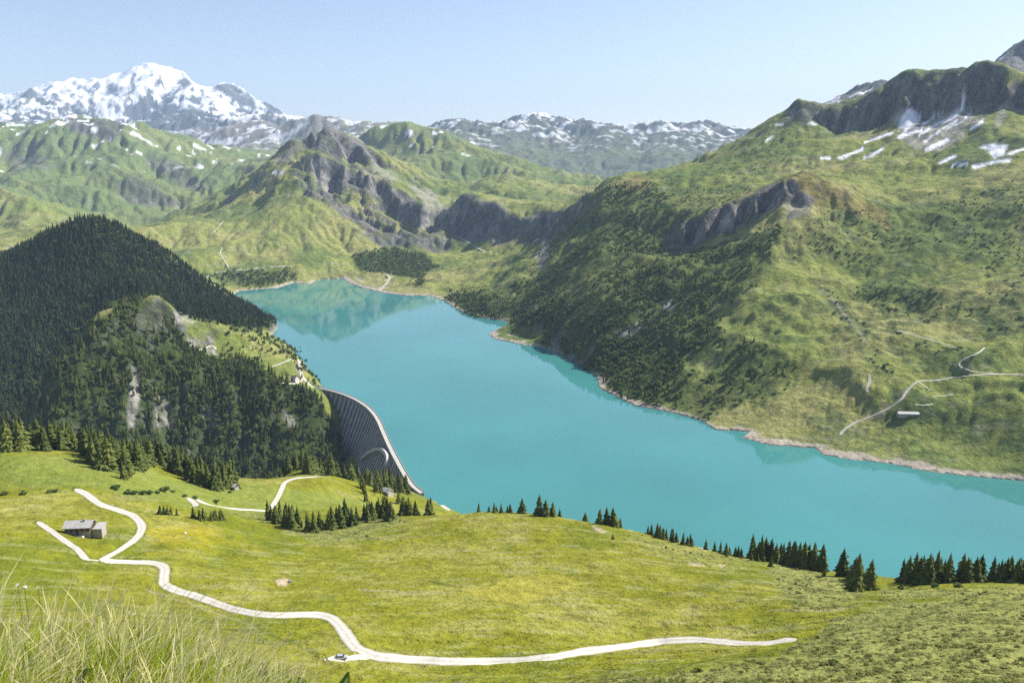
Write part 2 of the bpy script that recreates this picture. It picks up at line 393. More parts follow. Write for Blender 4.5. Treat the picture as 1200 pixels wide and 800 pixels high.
# ---- rough relief added to the control surface
Rl = np.log(R)
wx = X + 0.25 * 300 * fbm(X, Y, 600, 3, 11); wy = Y + 0.25 * 300 * fbm(X, Y, 600, 3, 12)
far = smooth(1000, 1500, R)
hill = far * (1 - smooth(3000, 7000, R)); mtn = smooth(3000, 6000, R) * (1 - smooth(9500, 14000, R)); mass = smooth(9500, 14000, R)
dam_d = np.full(X.shape, 1e4); dam_d[rows] = seg_dist(xs, ys, dam_xy, closed=False)
shore_fade = smooth(0, 160, np.abs(SD)) * np.where(INS, 0, 1) * smooth(30, 160, dam_d)
N_hill = 1.6 * (rmf(wx, wy, 330, 6, 21) - .45) + .7 * fbm(X, Y, 90, 4, 22, .6)
N_mtn = 2.0 * (rmf(wx, wy, 900, 7, 31, 2.0, .8) - .45)
N_mass = 2.0 * (rmf(X + 500 * fbm(X, Y, 2500, 3, 41), Y + 500 * fbm(X, Y, 2500, 3, 42), 2100, 8, 43, 2.2, .70) - .45)
Z += hill * shore_fade * 19.0 * N_hill
Z += mtn * 78.0 * N_mtn
Z += smooth(1650, 1800, R) * (1 - smooth(2700, 2900, R)) * (1 - smooth(260, 330, 600 + FPX * np.tan(AZ))) * 17.0 * fbm(X, Y, 240, 3, 58)
Z += mass * (1 - smooth(13000, 15000, R)) * 190.0 * N_mass + smooth(13000, 15000, R) * 230.0 * N_mass
PXQ = 600 + FPX * np.tan(AZ)
knobf = smooth(1380, 1460, R) * (1 - smooth(1600, 1700, R)) * smooth(40, 110, PXQ) * (1 - smooth(310, 360, PXQ))
Z += knobf * 26.0 * (rmf(AZ * 1500 + 20 * fbm(X, Y, 90, 2, 57), R * .30, 62, 4, 56) - .5)
nearm = smooth(120, 260, R) * (1 - smooth(850, 1100, R))
Z += nearm * (1.5 * fbm(X, Y, 55, 4, 51) + 0.9 * fbm(AZ * FPX * .22 + 8 * fbm(X, Y, 60, 2, 53), np.log(R) * FPX * 1.5, 11, 3, 52))
Z += smooth(30, 90, R) * (1 - smooth(200, 330, R)) * 1.6 * fbm(X, Y, 14, 4, 54)
Z += (1 - smooth(20, 60, R)) * 0.05 * fbm(X, Y, 0.8, 3, 55) * smooth(1.2, 2.0, R)
# running water cuts gullies: flow accumulation over the grid, carved along the flow
def erode(k0, strength):
    z = Z[k0:]; r = R[k0:]; nr, na = z.shape
    best = np.zeros(z.shape); rec = np.arange(nr * na).reshape(nr, na)
    dl = np.gradient(lr)[k0:][:, None] * r; da = (az[1] - az[0]) * r
    ids = np.arange(nr * na).reshape(nr, na)
    for di in (-1, 0, 1):
        for dj in (-1, 0, 1):
            if di == 0 and dj == 0: continue
            d = np.sqrt((di * dl) ** 2 + (dj * da) ** 2)
            zn = np.full(z.shape, 1e9); idn = ids.copy()
            si = slice(max(0, -di), nr - max(0, di)); sj = slice(max(0, -dj), na - max(0, dj))
            ti = slice(max(0, di), nr - max(0, -di)); tj = slice(max(0, dj), na - max(0, -dj))
            zn[si, sj] = z[ti, tj]; idn[si, sj] = ids[ti, tj]
            g = (z - zn) / d
            m = g > best
            best[m] = g[m]; rec[m] = idn[m]
    order = np.argsort(-z.ravel()).tolist(); rc = rec.ravel().tolist()
    area = (np.gradient(lr)[k0:][:, None] / .004 * np.ones((1, na))).ravel().tolist()
    for i in order:
        q = rc[i]
        if q != i: area[q] += area[i]
    acc = np.array(area).reshape(z.shape)
    cut = r * strength * (1 - .25 * smooth(9000, 15000, r)) * np.minimum(np.log1p(acc / 5.0) ** 1.35, 12) * np.clip(best, 0, .9)
    for _ in range(2):
        cut[1:-1, 1:-1] = (cut[1:-1, 1:-1] * 2 + cut[:-2, 1:-1] + cut[2:, 1:-1] + cut[1:-1, :-2] + cut[1:-1, 2:]) / 6
    return cut
kE = int(np.searchsorted(np.exp(lr), 1120.0))
for st in (.0011, .0009):
    Z[kE:] -= erode(kE, st) * (.65 + .35 * smooth(1900, 2500, R) + 1.0 * smooth(2800, 4200, R))[kE:] * np.where(INS, 0, 1)[kE:] * smooth(0, 40, np.abs(SD))[kE:] * smooth(1120, 1300, R)[kE:]
# lake basin and beach
rag_full = np.zeros(X.shape); rag_full[rows] = rag
sdr = SD + rag_full * smooth(0, 30, np.abs(SD) + 10)
dam_d = np.full(X.shape, 1e4); dam_d[rows] = seg_dist(xs, ys, dam_xy, closed=False)
Z = np.where(INS, np.minimum(Z, -0.5 - 0.35 * np.minimum(np.abs(sdr), 90)), Z)
outm = (~INS) & (SD < 120) & (dam_d > 30)
lift = 0.35 + 0.16 * np.clip(sdr, 0, 60)
Z = np.where(outm, np.where(SD < 60, np.maximum(Z, lift * (1 - smooth(40, 110, SD)) - 200 * smooth(40, 110, SD)), Z), Z)

# ------------------------------------------------------------------ reading the finished relief
LRG = lr
def col_profile(a):
    f = (a - az[0]) / (az[1] - az[0]); i = int(np.clip(math.floor(f), 0, NA - 2)); w = f - i
    return Z[:, i] * (1 - w) + Z[:, i + 1] * w
RR = np.exp(lr)
def hit(px, py, rmin=60.0):
    """first ground point that the direction of a photo pixel meets beyond rmin"""
    a, t = px_dir(px, py); a = float(a); t = float(t)
    z = col_profile(a); tt = (CAMZ - z) / RR
    k0 = int(np.searchsorted(RR, rmin))
    idx = np.nonzero(tt[k0:] <= t)[0]
    if len(idx) == 0:
        return None
    k = k0 + idx[0]
    if k == k0:
        r = RR[k]
    else:
        w = (tt[k - 1] - t) / max(1e-9, tt[k - 1] - tt[k]); r = RR[k - 1] + (RR[k] - RR[k - 1]) * min(max(w, 0), 1)
    return Vector((r * math.sin(a), r * math.cos(a), CAMZ - t * r))
def ground(x, y):
    """terrain height at world x, y (arrays or floats)"""
    x = np.asarray(x, float); y = np.asarray(y, float)
    fa = (np.arctan2(x, y) - az[0]) / (az[1] - az[0]); l = np.log(np.hypot(x, y))
    fr = np.interp(l, lr, np.arange(NR))
    ia = np.clip(np.floor(fa).astype(int), 0, NA - 2); ir = np.clip(np.floor(fr).astype(int), 0, NR - 2)
    wa = np.clip(fa - ia, 0, 1); wr = np.clip(fr - ir, 0, 1)
    return (Z[ir, ia] * (1 - wa) + Z[ir, ia + 1] * wa) * (1 - wr) + (Z[ir + 1, ia] * (1 - wa) + Z[ir + 1, ia + 1] * wa) * wr
PXG, PYG = world_px(X, Y, Z)
QX, QY = AZ * FPX, np.log(R) * FPX            # log-polar chart, isotropic on the ground
WARPX = fbm(QX, QY, 26, 3, 61); WARPY = fbm(QX, QY, 26, 3, 62)
def pmask(poly, r0, r1, feather=5.0, warp=7.0):
    """soft mask of the ground seen inside a photo outline, between two distances"""
    P = np.array(poly, float)
    k0, k1 = np.searchsorted(RR, r0), np.searchsorted(RR, r1)
    m = np.zeros(X.shape, np.float32)
    px = PXG[k0:k1] + warp * WARPX[k0:k1] * 2; py = PYG[k0:k1] + warp * WARPY[k0:k1]
    g = feather + 1
    sel = (px > P[:, 0].min() - g) & (px < P[:, 0].max() + g) & (py > P[:, 1].min() - g) & (py < P[:, 1].max() + g)
    if not sel.any():
        return m
    x = px[sel]; y = py[sel]
    d = seg_dist(x, y, P); d = np.where(inside(x, y, P), d, -d)
    sub = m[k0:k1]; sub[sel] = smooth(-feather, feather, d)
    return m
def pstroke(line, width, r0, r1, feather=1.2, warp=1.5):
    P = np.array(line, float)
    k0, k1 = np.searchsorted(RR, r0), np.searchsorted(RR, r1)
    m = np.zeros(X.shape, np.float32)
    px = PXG[k0:k1] + warp * WARPX[k0:k1] * 2; py = PYG[k0:k1] + warp * WARPY[k0:k1] * 2
    g = feather + width
    sel = (px > P[:, 0].min() - g) & (px < P[:, 0].max() + g) & (py > P[:, 1].min() - g) & (py < P[:, 1].max() + g)
    if not sel.any():
        return m
    d = seg_dist(px[sel], py[sel], P, closed=False)
    sub = m[k0:k1]; sub[sel] = 1 - smooth(width - feather, width + feather, d)
    return m

def catmull(pts, step):
    P = [Vector((p[0], p[1], 0)) for p in pts]
    P = [P[0] * 2 - P[1]] + P + [P[-1] * 2 - P[-2]]
    out = []
    for i in range(1, len(P) - 2):
        p0, p1, p2, p3 = P[i - 1:i + 3]
        m = max(1, int((p2 - p1).length / step))
        for k in range(m):
            t = k / m
            out.append(0.5 * ((2 * p1) + (p2 - p0) * t + (2 * p0 - 5 * p1 + 4 * p2 - p3) * t * t + (3 * p1 - p0 - 3 * p2 + p3) * t ** 3))
    out.append(P[-2])
    return out

# tilted strata of the pointed mountain: ledges stepping down to the right
_sm = pmask([(342, 186), (380, 176), (430, 192), (475, 214), (522, 250), (538, 288), (470, 292), (430, 278), (380, 243), (346, 224)], 3700, 5200, 8, 5)
_sc = (PYG - PXG * .43) + 3.0 * WARPX + 2.0 * WARPY
STRATA = (_sc / 9.5) % 1.0
STRATA_M = _sm * smooth(-.25, .2, fbm(QX, QY, 30, 3, 63) + .12)
Z += STRATA_M * 26.0 * (np.where(STRATA < .3, STRATA / .3, (1 - STRATA) / .7) - .5)
# ------------------------------------------------------------------ mesh and material helpers
def new_obj(name, mesh, mat=None, parent=None, kind=None, label=None, cat=None, group=None):
    o = bpy.data.objects.new(name, mesh)
    COL.objects.link(o)
    if mat is not None and mesh is not None and not mesh.materials:
        mesh.materials.append(mat)
    if parent is not None:
        o.parent = parent
    if kind: o['kind'] = kind
    if label: o['label'] = label
    if cat: o['category'] = cat
    if group: o['group'] = group
    return o
def raw_mesh(name, verts, faces, smooth_shade=False):
    me = bpy.data.meshes.new(name)
    me.from_pydata([tuple(v) for v in verts], [], [tuple(f) for f in faces])
    me.update()
    if smooth_shade:
        me.polygons.foreach_set('use_smooth', [True] * len(me.polygons))
    return me
def np_mesh(name, V, Fq, smooth_shade=True, nper=4):
    me = bpy.data.meshes.new(name)
    V = np.asarray(V, np.float32); Fq = np.asarray(Fq, np.int32)
    me.vertices.add(len(V)); me.vertices.foreach_set('co', V.ravel())
    me.loops.add(Fq.size); me.loops.foreach_set('vertex_index', Fq.ravel())
    me.polygons.add(len(Fq))
    me.polygons.foreach_set('loop_start', np.arange(0, Fq.size, nper, dtype=np.int32))
    me.polygons.foreach_set('use_smooth', np.full(len(Fq), smooth_shade))
    me.update(calc_edges=True)
    return me
def set_color(me, rgb, alpha=None, name='Col'):
    at = me.color_attributes.new(name, 'FLOAT_COLOR', 'POINT')
    c = np.ones((len(rgb), 4), np.float32); c[:, :3] = rgb
    if alpha is not None: c[:, 3] = alpha
    at.data.foreach_set('color', c.ravel())
def nmat(name):
    m = bpy.data.materials.new(name); m.use_nodes = True
    nt = m.node_tree
    return m, nt, nt.nodes['Principled BSDF']
def simple_mat(name, rgb, rough=0.8, var=0.15, scale=3.0, spec=0.2, bump=0.0, metallic=0.0):
    """one colour with uneven noise in it"""
    m, nt, bs = nmat(name)
    tc = nt.nodes.new('ShaderNodeTexCoord'); nz = nt.nodes.new('ShaderNodeTexNoise')
    nz.inputs['Scale'].default_value = scale; nz.inputs['Detail'].default_value = 5
    nt.links.new(tc.outputs['Object'], nz.inputs['Vector'])
    rp = nt.nodes.new('ShaderNodeValToRGB')
    rp.color_ramp.elements[0].position = .25; rp.color_ramp.elements[1].position = .75
    rp.color_ramp.elements[0].color = [c * (1 - var) for c in rgb] + [1]
    rp.color_ramp.elements[1].color = [min(1, c * (1 + var)) for c in rgb] + [1]
    nt.links.new(nz.outputs['Fac'], rp.inputs['Fac'])
    nt.links.new(rp.outputs['Color'], bs.inputs['Base Color'])
    bs.inputs['Roughness'].default_value = rough
    bs.inputs['Specular IOR Level'].default_value = spec
    bs.inputs['Metallic'].default_value = metallic
    if bump:
        b = nt.nodes.new('ShaderNodeBump'); b.inputs['Strength'].default_value = bump; b.inputs['Distance'].default_value = 0.05
        nt.links.new(nz.outputs['Fac'], b.inputs['Height']); nt.links.new(b.outputs['Normal'], bs.inputs['Normal'])
    return m

# ------------------------------------------------------------------ courses of roads, tracks and stream beds, laid on the relief
ROADS = []      # (name, label, [centre points], half width, lift, material key)
def course(name, label, pts, half, rmin=200.0, lift=.10, mat='gravel', cut=True, smooth_n=3):
    w = []
    for p in catmull(pts, 3.0):
        h = hit(p.x, p.y, rmin)
        if h is None: continue
        if w and (h - w[-1]).length < half * .5: continue
        w.append(h)
    for _ in range(smooth_n):
        w = [w[0]] + [(w[i - 1] + w[i] * 2 + w[i + 1]) / 4 for i in range(1, len(w) - 1)] + [w[-1]]
    # even spacing
    out = [w[0]]; st = max(half * .8, 1.2)
    for p in w[1:]:
        while (p - out[-1]).length > st:
            out.append(out[-1] + (p - out[-1]).normalized() * st)
    if len(out) < 3: return
    q = np.array([tuple(v) for v in out])
    if cut:            # bench the hillside under the course
        rr = np.hypot(q[:, 0], q[:, 1]); k0 = np.searchsorted(RR, rr.min() - 20); k1 = np.searchsorted(RR, rr.max() + 20)
        aa = np.arctan2(q[:, 0], q[:, 1]); mg = (half * 4) / rr.min()
        j0 = np.searchsorted(az, aa.min() - mg); j1 = np.searchsorted(az, aa.max() + mg)
        xs, ys = X[k0:k1, j0:j1], Y[k0:k1, j0:j1]
        best = np.full(xs.shape, 1e9); zc = np.zeros(xs.shape)
        for i in range(len(q) - 1):
            ex, ey = q[i + 1, 0] - q[i, 0], q[i + 1, 1] - q[i, 1]
            rc = math.hypot(q[i, 0], q[i, 1]); ac = math.atan2(q[i, 0], q[i, 1]); m = half * 4 + st
            i0 = np.searchsorted(RR, rc - m) - k0; i1 = np.searchsorted(RR, rc + m) - k0
            b0 = np.searchsorted(az, ac - m / rc) - j0; b1 = np.searchsorted(az, ac + m / rc) - j0
            i0, i1, b0, b1 = max(i0, 0), max(i1, 0), max(b0, 0), max(b1, 0)
            sx, sy = xs[i0:i1, b0:b1], ys[i0:i1, b0:b1]
            if sx.size == 0: continue
            h = np.clip(((sx - q[i, 0]) * ex + (sy - q[i, 1]) * ey) / (ex * ex + ey * ey + 1e-9), 0, 1)
            d = np.hypot(sx - q[i, 0] - h * ex, sy - q[i, 1] - h * ey); z = q[i, 2] + h * (q[i + 1, 2] - q[i, 2])
            bb = best[i0:i1, b0:b1]; zz = zc[i0:i1, b0:b1]
            m_ = d < bb
            bb[m_] = d[m_]; zz[m_] = z[m_]
        wgt = 1 - smooth(half * 1.35, half * 3.2, best)
        Z[k0:k1, j0:j1] = Z[k0:k1, j0:j1] * (1 - wgt) + (zc - .02) * wgt
    ROADS.append((name, label, out, half, lift, mat))
course('road', 'pale gravel road winding across the meadow past the parked car', [(88, 572.5), (100, 578), (116, 590), (140, 598), (158, 605), (167, 616), (163, 627), (150, 638), (134, 648), (120, 656), (150, 658), (178, 659), (193, 664), (192, 676), (191, 684), (205, 691), (230, 698), (260, 709), (290, 717), (320, 720.5), (360, 719.5), (385, 722), (400, 735), (410, 750), (422, 763), (445, 769), (480, 772), (530, 774.5), (570, 775), (610, 774), (650, 769), (690, 762), (740, 756), (790, 749.5), (830, 750), (880, 755), (915, 753), (938, 747)], 2.3, 200)
course('track', 'gravel drive from the road up past the chalet', [(44, 611), (60, 622), (78, 635), (93, 645), (99, 654), (118, 657)], 1.5, 350)
course('road', 'pale lane curving through the meadow below the trees', [(388, 557), (360, 559), (345, 560.5), (333, 565), (330, 574), (323, 587), (316, 597)], 2.4, 600)
course('road', 'pale lane crossing the lower meadow behind the hump', [(228, 584.5), (242, 590), (254, 593), (275, 596), (300, 597.5), (320, 599)], 2.4, 600)
course('track', 'short bend of track left of the lane', [(192, 580), (206, 581.5), (217, 583), (227, 587), (230, 593)], 2.0, 560)
course('parking_area', 'gravel pull-off beside the road where the car stands', [(384, 771.5), (400, 771), (420, 770), (440, 769)], 2.6, 200)
course('track', 'pale path on the grassy end of the dam', [(496, 578), (508, 585), (518, 592), (527, 598)], 2.6, 820)
course('track', 'farm track crossing the right hillside to the picture edge', [(1260, 441), (1200, 439), (1160, 438.5), (1120, 442), (1095, 446), (1076, 446)], 1.7, 1200, lift=.4)
course('track', 'hairpin of the farm track above the barn', [(1165, 438), (1135, 434), (1122, 427), (1128, 421), (1148, 413), (1154, 407)], 1.4, 1200, lift=.4)
course('track', 'upper farm track on the right hillside', [(1052, 387), (1075, 394), (1100, 401), (1120, 407)], 1.4, 1200, lift=.4)
course('track', 'spur of track between stream and barn', [(1075, 446), (1083, 453), (1093, 458)], 1.2, 1200, lift=.4)
course('track', 'grass track ending above the barn', [(1092, 465), (1105, 464), (1118, 462)], 1.2, 1200, lift=.4)
course('track', 'short access track at the barn', [(1072, 474), (1085, 475), (1094, 473)], 1.2, 1200, lift=.4)
course('stream_bed', 'stony stream bed running down to the right shore', [(1076, 446), (1064, 456), (1058, 466), (1048, 474), (1034, 482), (1015, 490), (1000, 496), (988, 504), (984, 510)], 2.2, 1200, lift=.4, mat='stone')
course('stream_bed', 'bare torrent channel in the middle of the right hillside', [(1018, 437), (1020, 448), (1014, 455), (1018, 461)], 2.4, 1200, lift=.4, mat='stone')
course('road', 'lake road along the far shore meadow', [(240, 326), (246, 322), (262, 318), (290, 316), (315, 313), (345, 312)], 2.6, 2800, lift=.7)
course('road', 'valley road climbing below the dark far cliff', [(509, 267), (533, 276), (550, 284.5), (560, 291), (571, 296)], 3.0, 3500, lift=.8)
course('track', 'path winding up the grassy knoll beyond the lake', [(268, 314), (263, 305), (257, 296), (260, 290)], 1.7, 3000, lift=.7)
course('track', 'path over the crest of the far knoll', [(250, 273), (256, 266), (262, 259)], 1.7, 3300, lift=.7)
course('stream_bed', 'pale river delta channel at the head of the lake', [(447, 318), (458, 325), (452, 333), (444, 341)], 5.0, 2900, lift=.5, mat='stone')
course('road', 'road from the plateau down to the left end of the dam', [(350, 421), (352, 430), (353, 440), (360, 449), (370, 455)], 3.2, 1450, lift=.4)
course('track', 'track on the plateau towards the quarry', [(224, 412), (236, 410), (250, 404), (254, 410)], 2.4, 1500, lift=.4)
course('track', 'pale track through the clearing left of the dam', [(318, 430), (332, 425), (342, 420)], 2.4, 1500, lift=.4)
course('parking_area', 'pale terrace beside the house at the dam', [(330, 448.5), (340, 449.5), (350, 449), (354, 444)], 4.0, 1450, lift=.5)

# ------------------------------------------------------------------ ground cover: albedo per vertex (what grows or lies there)
dZa = np.gradient(Z, axis=1) / (R * (az[1] - az[0]))
dZr = np.gradient(Z, axis=0) / (np.gradient(R, axis=0))
SL = np.hypot(dZa, dZr)
n1 = fbm(X, Y, 260, 5, 71); n2 = fbm(X, Y, 60, 4, 72); n3 = fbm(QX, QY, 9, 3, 73); n4 = fbm(QX, QY, 40, 4, 74)
n5 = fbm(QX, QY, 4.5, 2, 75)
streak = fbm(QX * .30 + 12 * WARPX, QY * 1.7, 16, 4, 76)       # along the contour
ALB = np.zeros(X.shape + (3,), np.float32)
def lay(rgb, m):
    m = np.clip(m, 0, 1)[..., None]
    ALB[:] = ALB * (1 - m) + np.array(rgb, np.float32) * m
FARM = smooth(1000, 1300, R)
# far grass
ALB[:] = (0.195, 0.222, 0.058)
lay((0.270, 0.262, 0.092), smooth(-.1, .5, n1 + .4 * n3))
lay((0.110, 0.155, 0.045), smooth(.05, .45, -n1 + .5 * n4) * .75)
lay((0.06, 0.095, 0.032), smooth(.16, .40, n4 + .55 * n3 + .25 * n5) * (.62 - .34 * smooth(2600, 4000, R)))
lay((0.26, 0.25, 0.15), smooth(.35, .6, streak + .3 * n3) * .5)
lay((0.130, 0.175, 0.066), smooth(4600, 6500, R) * (.55 + .35 * smooth(-.2, .3, n4)))
# near meadow
NEAR = 1 - FARM
M1 = NEAR
lay((0.182, 0.188, 0.016), M1)
lay((0.235, 0.230, 0.042), M1 * smooth(-.1, .55, n2 + .5 * n4))
lay((0.115, 0.140, 0.012), M1 * smooth(.0, .5, -n2 + .6 * n4) * .8)
lay((0.285, 0.275, 0.115), M1 * smooth(.05, .5, streak + .5 * n4) * .5)
lay((0.100, 0.120, 0.018), M1 * smooth(.32, .6, -streak + .35 * n5) * .45)
lay((0.105, 0.135, 0.022), M1 * smooth(.3, .6, n5 + .3 * n3) * .55)
MOW = pmask([(545, 695), (575, 680), (610, 672), (660, 671), (682, 680), (660, 695), (625, 706), (585, 706)], 200, 700, 3, 4)
lay((0.29, 0.265, 0.045), MOW * .75)
lay((0.30, 0.25, 0.012), pmask([(160, 622), (230, 616), (260, 630), (180, 640)], 300, 700, 8, 8) * .6)
BACKM = pmask([(0, 530), (130, 535), (200, 560), (330, 570), (450, 590), (300, 605), (200, 590), (100, 570), (0, 572)], 560, 1000, 4, 3)
lay((0.165, 0.205, 0.040), BACKM * .75)
# low shrub heath, right foreground and behind the meadow
HEATH = np.maximum(pmask([(930, 762), (985, 722), (1060, 704), (1330, 690), (1330, 900), (560, 900), (640, 806), (820, 788), (900, 775)], 40, 345, 6, 10),
                   pmask([(905, 645), (950, 664), (1000, 688), (1010, 700), (985, 708), (940, 712), (915, 695), (900, 670)], 300, 560, 5, 6))
HEATH = np.maximum(HEATH, pmask([(1030, 690), (1100, 690), (1330, 685), (1330, 705), (1100, 700), (1040, 702)], 300, 520, 4, 5))
HEATH = np.maximum(HEATH, pmask([(740, 625), (800, 640), (880, 656), (900, 662), (840, 662), (760, 648)], 400, 620, 4, 5) * .5)
HEATH = np.maximum(HEATH, pmask([(270, 600), (330, 615), (375, 640), (410, 632), (480, 612), (470, 604), (380, 614), (320, 604)], 480, 720, 3, 4) * .8)
lay((0.215, 0.225, 0.068), HEATH * .9)
lay((0.120, 0.135, 0.038), HEATH * smooth(.05, .4, n3 + .6 * n5))
FORE = 1 - smooth(25, 70, R)
lay((0.12, 0.14, 0.03), FORE)

# ---- woods and scrub
WOOD_HILL = pmask([(-160, 330), (-40, 312), (0, 303), (50, 276), (110, 254), (170, 276), (205, 306), (250, 338), (325, 372), (318, 386), (285, 386), (240, 378), (212, 366), (190, 352), (140, 352), (90, 395), (20, 505), (-160, 560)], 1800, 2950, 3, 4)
WOOD_HILL = np.maximum(WOOD_HILL, (smooth(1790, 1840, R) * (1 - smooth(2500, 2900, R)) * (PXG < 200) * (Z < 150)).astype(np.float32) * (PYG > 380))
WOOD_KNOB = pmask([(-40, 560), (20, 485), (60, 428), (110, 374), (142, 352), (190, 350), (208, 368), (205, 385), (228, 412), (270, 420), (305, 428), (330, 447), (366, 458), (392, 486), (408, 522), (405, 560), (100, 560)], 1200, 1900, 3, 3)
PLATEAU = np.maximum(pmask([(214, 388), (240, 384), (288, 393), (296, 404), (262, 414), (228, 406)], 1600, 1950, 2, 2), pmask([(300, 424), (338, 418), (352, 438), (338, 442), (310, 436)], 1550, 1800, 2, 2))
DAMGRASS = pmask([(371, 458), (384, 468), (398, 492), (412, 515), (424, 530), (420, 538), (408, 520), (394, 500), (380, 478)], 1250, 1700, 1.5, 1)
WOOD_KNOB = np.maximum(WOOD_KNOB, smooth(1300, 1400, R) * (1 - smooth(1790, 1840, R)) * (PXG < 110) * (PYG > 400))
WOOD_KNOB = WOOD_KNOB * (1 - PLATEAU) * (1 - DAMGRASS)
WOOD_HILL = WOOD_HILL * (1 - PLATEAU)
WOOD_R = pmask([(525, 350), (545, 338), (580, 348), (640, 318), (640, 285), (665, 246), (700, 228), (730, 214), (765, 222), (800, 255), (800, 300), (850, 290), (900, 268), (930, 262), (900, 310), (872, 345), (838, 372), (850, 396), (905, 410), (935, 435), (900, 466), (850, 480), (826, 491), (770, 479), (722, 464), (700, 440), (640, 404), (600, 378), (560, 372)], 1350, 3300, 6, 8)
WOOD_R_DENSE = pmask([(600, 372), (650, 352), (700, 345), (760, 318), (810, 330), (845, 372), (830, 385), (815, 420), (790, 440), (800, 462), (770, 478), (722, 464), (704, 445), (660, 412), (636, 402)], 1350, 2700, 8, 9)
WOOD_R_DENSE = np.maximum(WOOD_R_DENSE, pmask([(528, 352), (550, 343), (590, 358), (625, 352), (610, 374), (560, 371), (540, 364)], 1900, 3300, 4, 5))
GLADE = np.maximum(pmask([(838, 372), (870, 345), (905, 330), (930, 360), (900, 400), (850, 400)], 1300, 2100, 8, 8), pmask([(800, 418), (840, 402), (850, 432), (815, 450)], 1300, 2000, 6, 7))
GLADE = np.maximum(GLADE, pmask([(545, 330), (570, 318), (625, 300), (640, 306), (600, 330), (570, 345)], 2200, 3800, 5, 6))
GLADE = np.maximum(GLADE, pmask([(572, 392), (600, 384), (635, 378), (640, 398), (610, 404), (580, 398)], 1900, 2400, 2, 2))
WOOD_R = WOOD_R * (1 - GLADE * .92) ; WOOD_R_DENSE = WOOD_R_DENSE * (1 - GLADE)
WOOD_SHORE = pmask([(412, 302), (446, 292), (498, 300), (512, 312), (492, 330), (455, 320), (420, 316)], 2900, 4200, 3, 4)
WOOD_SHORE = np.maximum(WOOD_SHORE, pmask([(240, 322), (290, 318), (345, 316), (345, 326), (300, 337), (262, 335)], 2900, 3800, 3, 5) * .6)
SCRUB = np.maximum.reduce([pmask([(1060, 262), (1120, 226), (1200, 214), (1330, 210), (1330, 345), (1190, 350), (1130, 305), (1085, 285)], 1800, 2900, 8, 14) * .8,
                           pmask([(1000, 332), (1060, 328), (1120, 345), (1185, 362), (1200, 388), (1120, 378), (1040, 372), (1005, 352)], 1500, 2100, 4, 6),
                           pmask([(1150, 345), (1330, 335), (1330, 400), (1180, 400)], 1500, 2100, 5, 8) * .8,
                           pmask([(930, 268), (960, 248), (1010, 244), (1060, 270), (1078, 292), (1035, 312), (970, 308), (925, 300)], 1900, 2500, 5, 8) * .85,
                           pmask([(955, 335), (970, 338), (1000, 370), (1022, 395), (1050, 430), (1040, 445), (1010, 415), (985, 380)], 1400, 2000, 3, 4),
                           pmask([(700, 240), (770, 222), (850, 215), (880, 225), (800, 258), (740, 275)], 2300, 3200, 6, 8) * .7,
                           pmask([(870, 165), (930, 150), (940, 180), (900, 200), (850, 205)], 2900, 3700, 6, 8) * .5,
                           pmask([(1040, 385), (1100, 398), (1150, 412), (1140, 420), (1060, 400)], 1500, 1800, 2, 3) * .8])
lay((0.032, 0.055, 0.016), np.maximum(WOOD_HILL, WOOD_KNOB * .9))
lay((0.055, 0.085, 0.024), WOOD_R * .62 + .2 * WOOD_R * smooth(.0, .4, n3))
lay((0.05, 0.08, 0.024), WOOD_R_DENSE * .7)
lay((0.035, 0.065, 0.022), WOOD_SHORE * .85)
lay((0.055, 0.09, 0.030), SCRUB * (.35 + .55 * smooth(-.2, .3, n3 + .3 * n5)) * .85)
lay((0.155, 0.185, 0.045), PLATEAU); lay((0.18, 0.20, 0.045), DAMGRASS * .9)
# ---- tints of the grass
lay((0.225, 0.185, 0.065), pmask([(925, 207), (945, 201), (988, 224), (1045, 250), (1040, 268), (990, 246), (950, 236)], 2250, 2600, 6, 5) * .75)
lay((0.225, 0.18, 0.075), pmask([(715, 213), (740, 205), (765, 213), (750, 228), (728, 224)], 2700, 3300, 5, 4) * .7)
lay((0.235, 0.235, 0.085), pmask([(345, 320), (385, 316), (440, 322), (470, 330), (510, 340), (470, 345), (425, 336), (370, 328)], 2900, 3600, 3, 3) * .8)
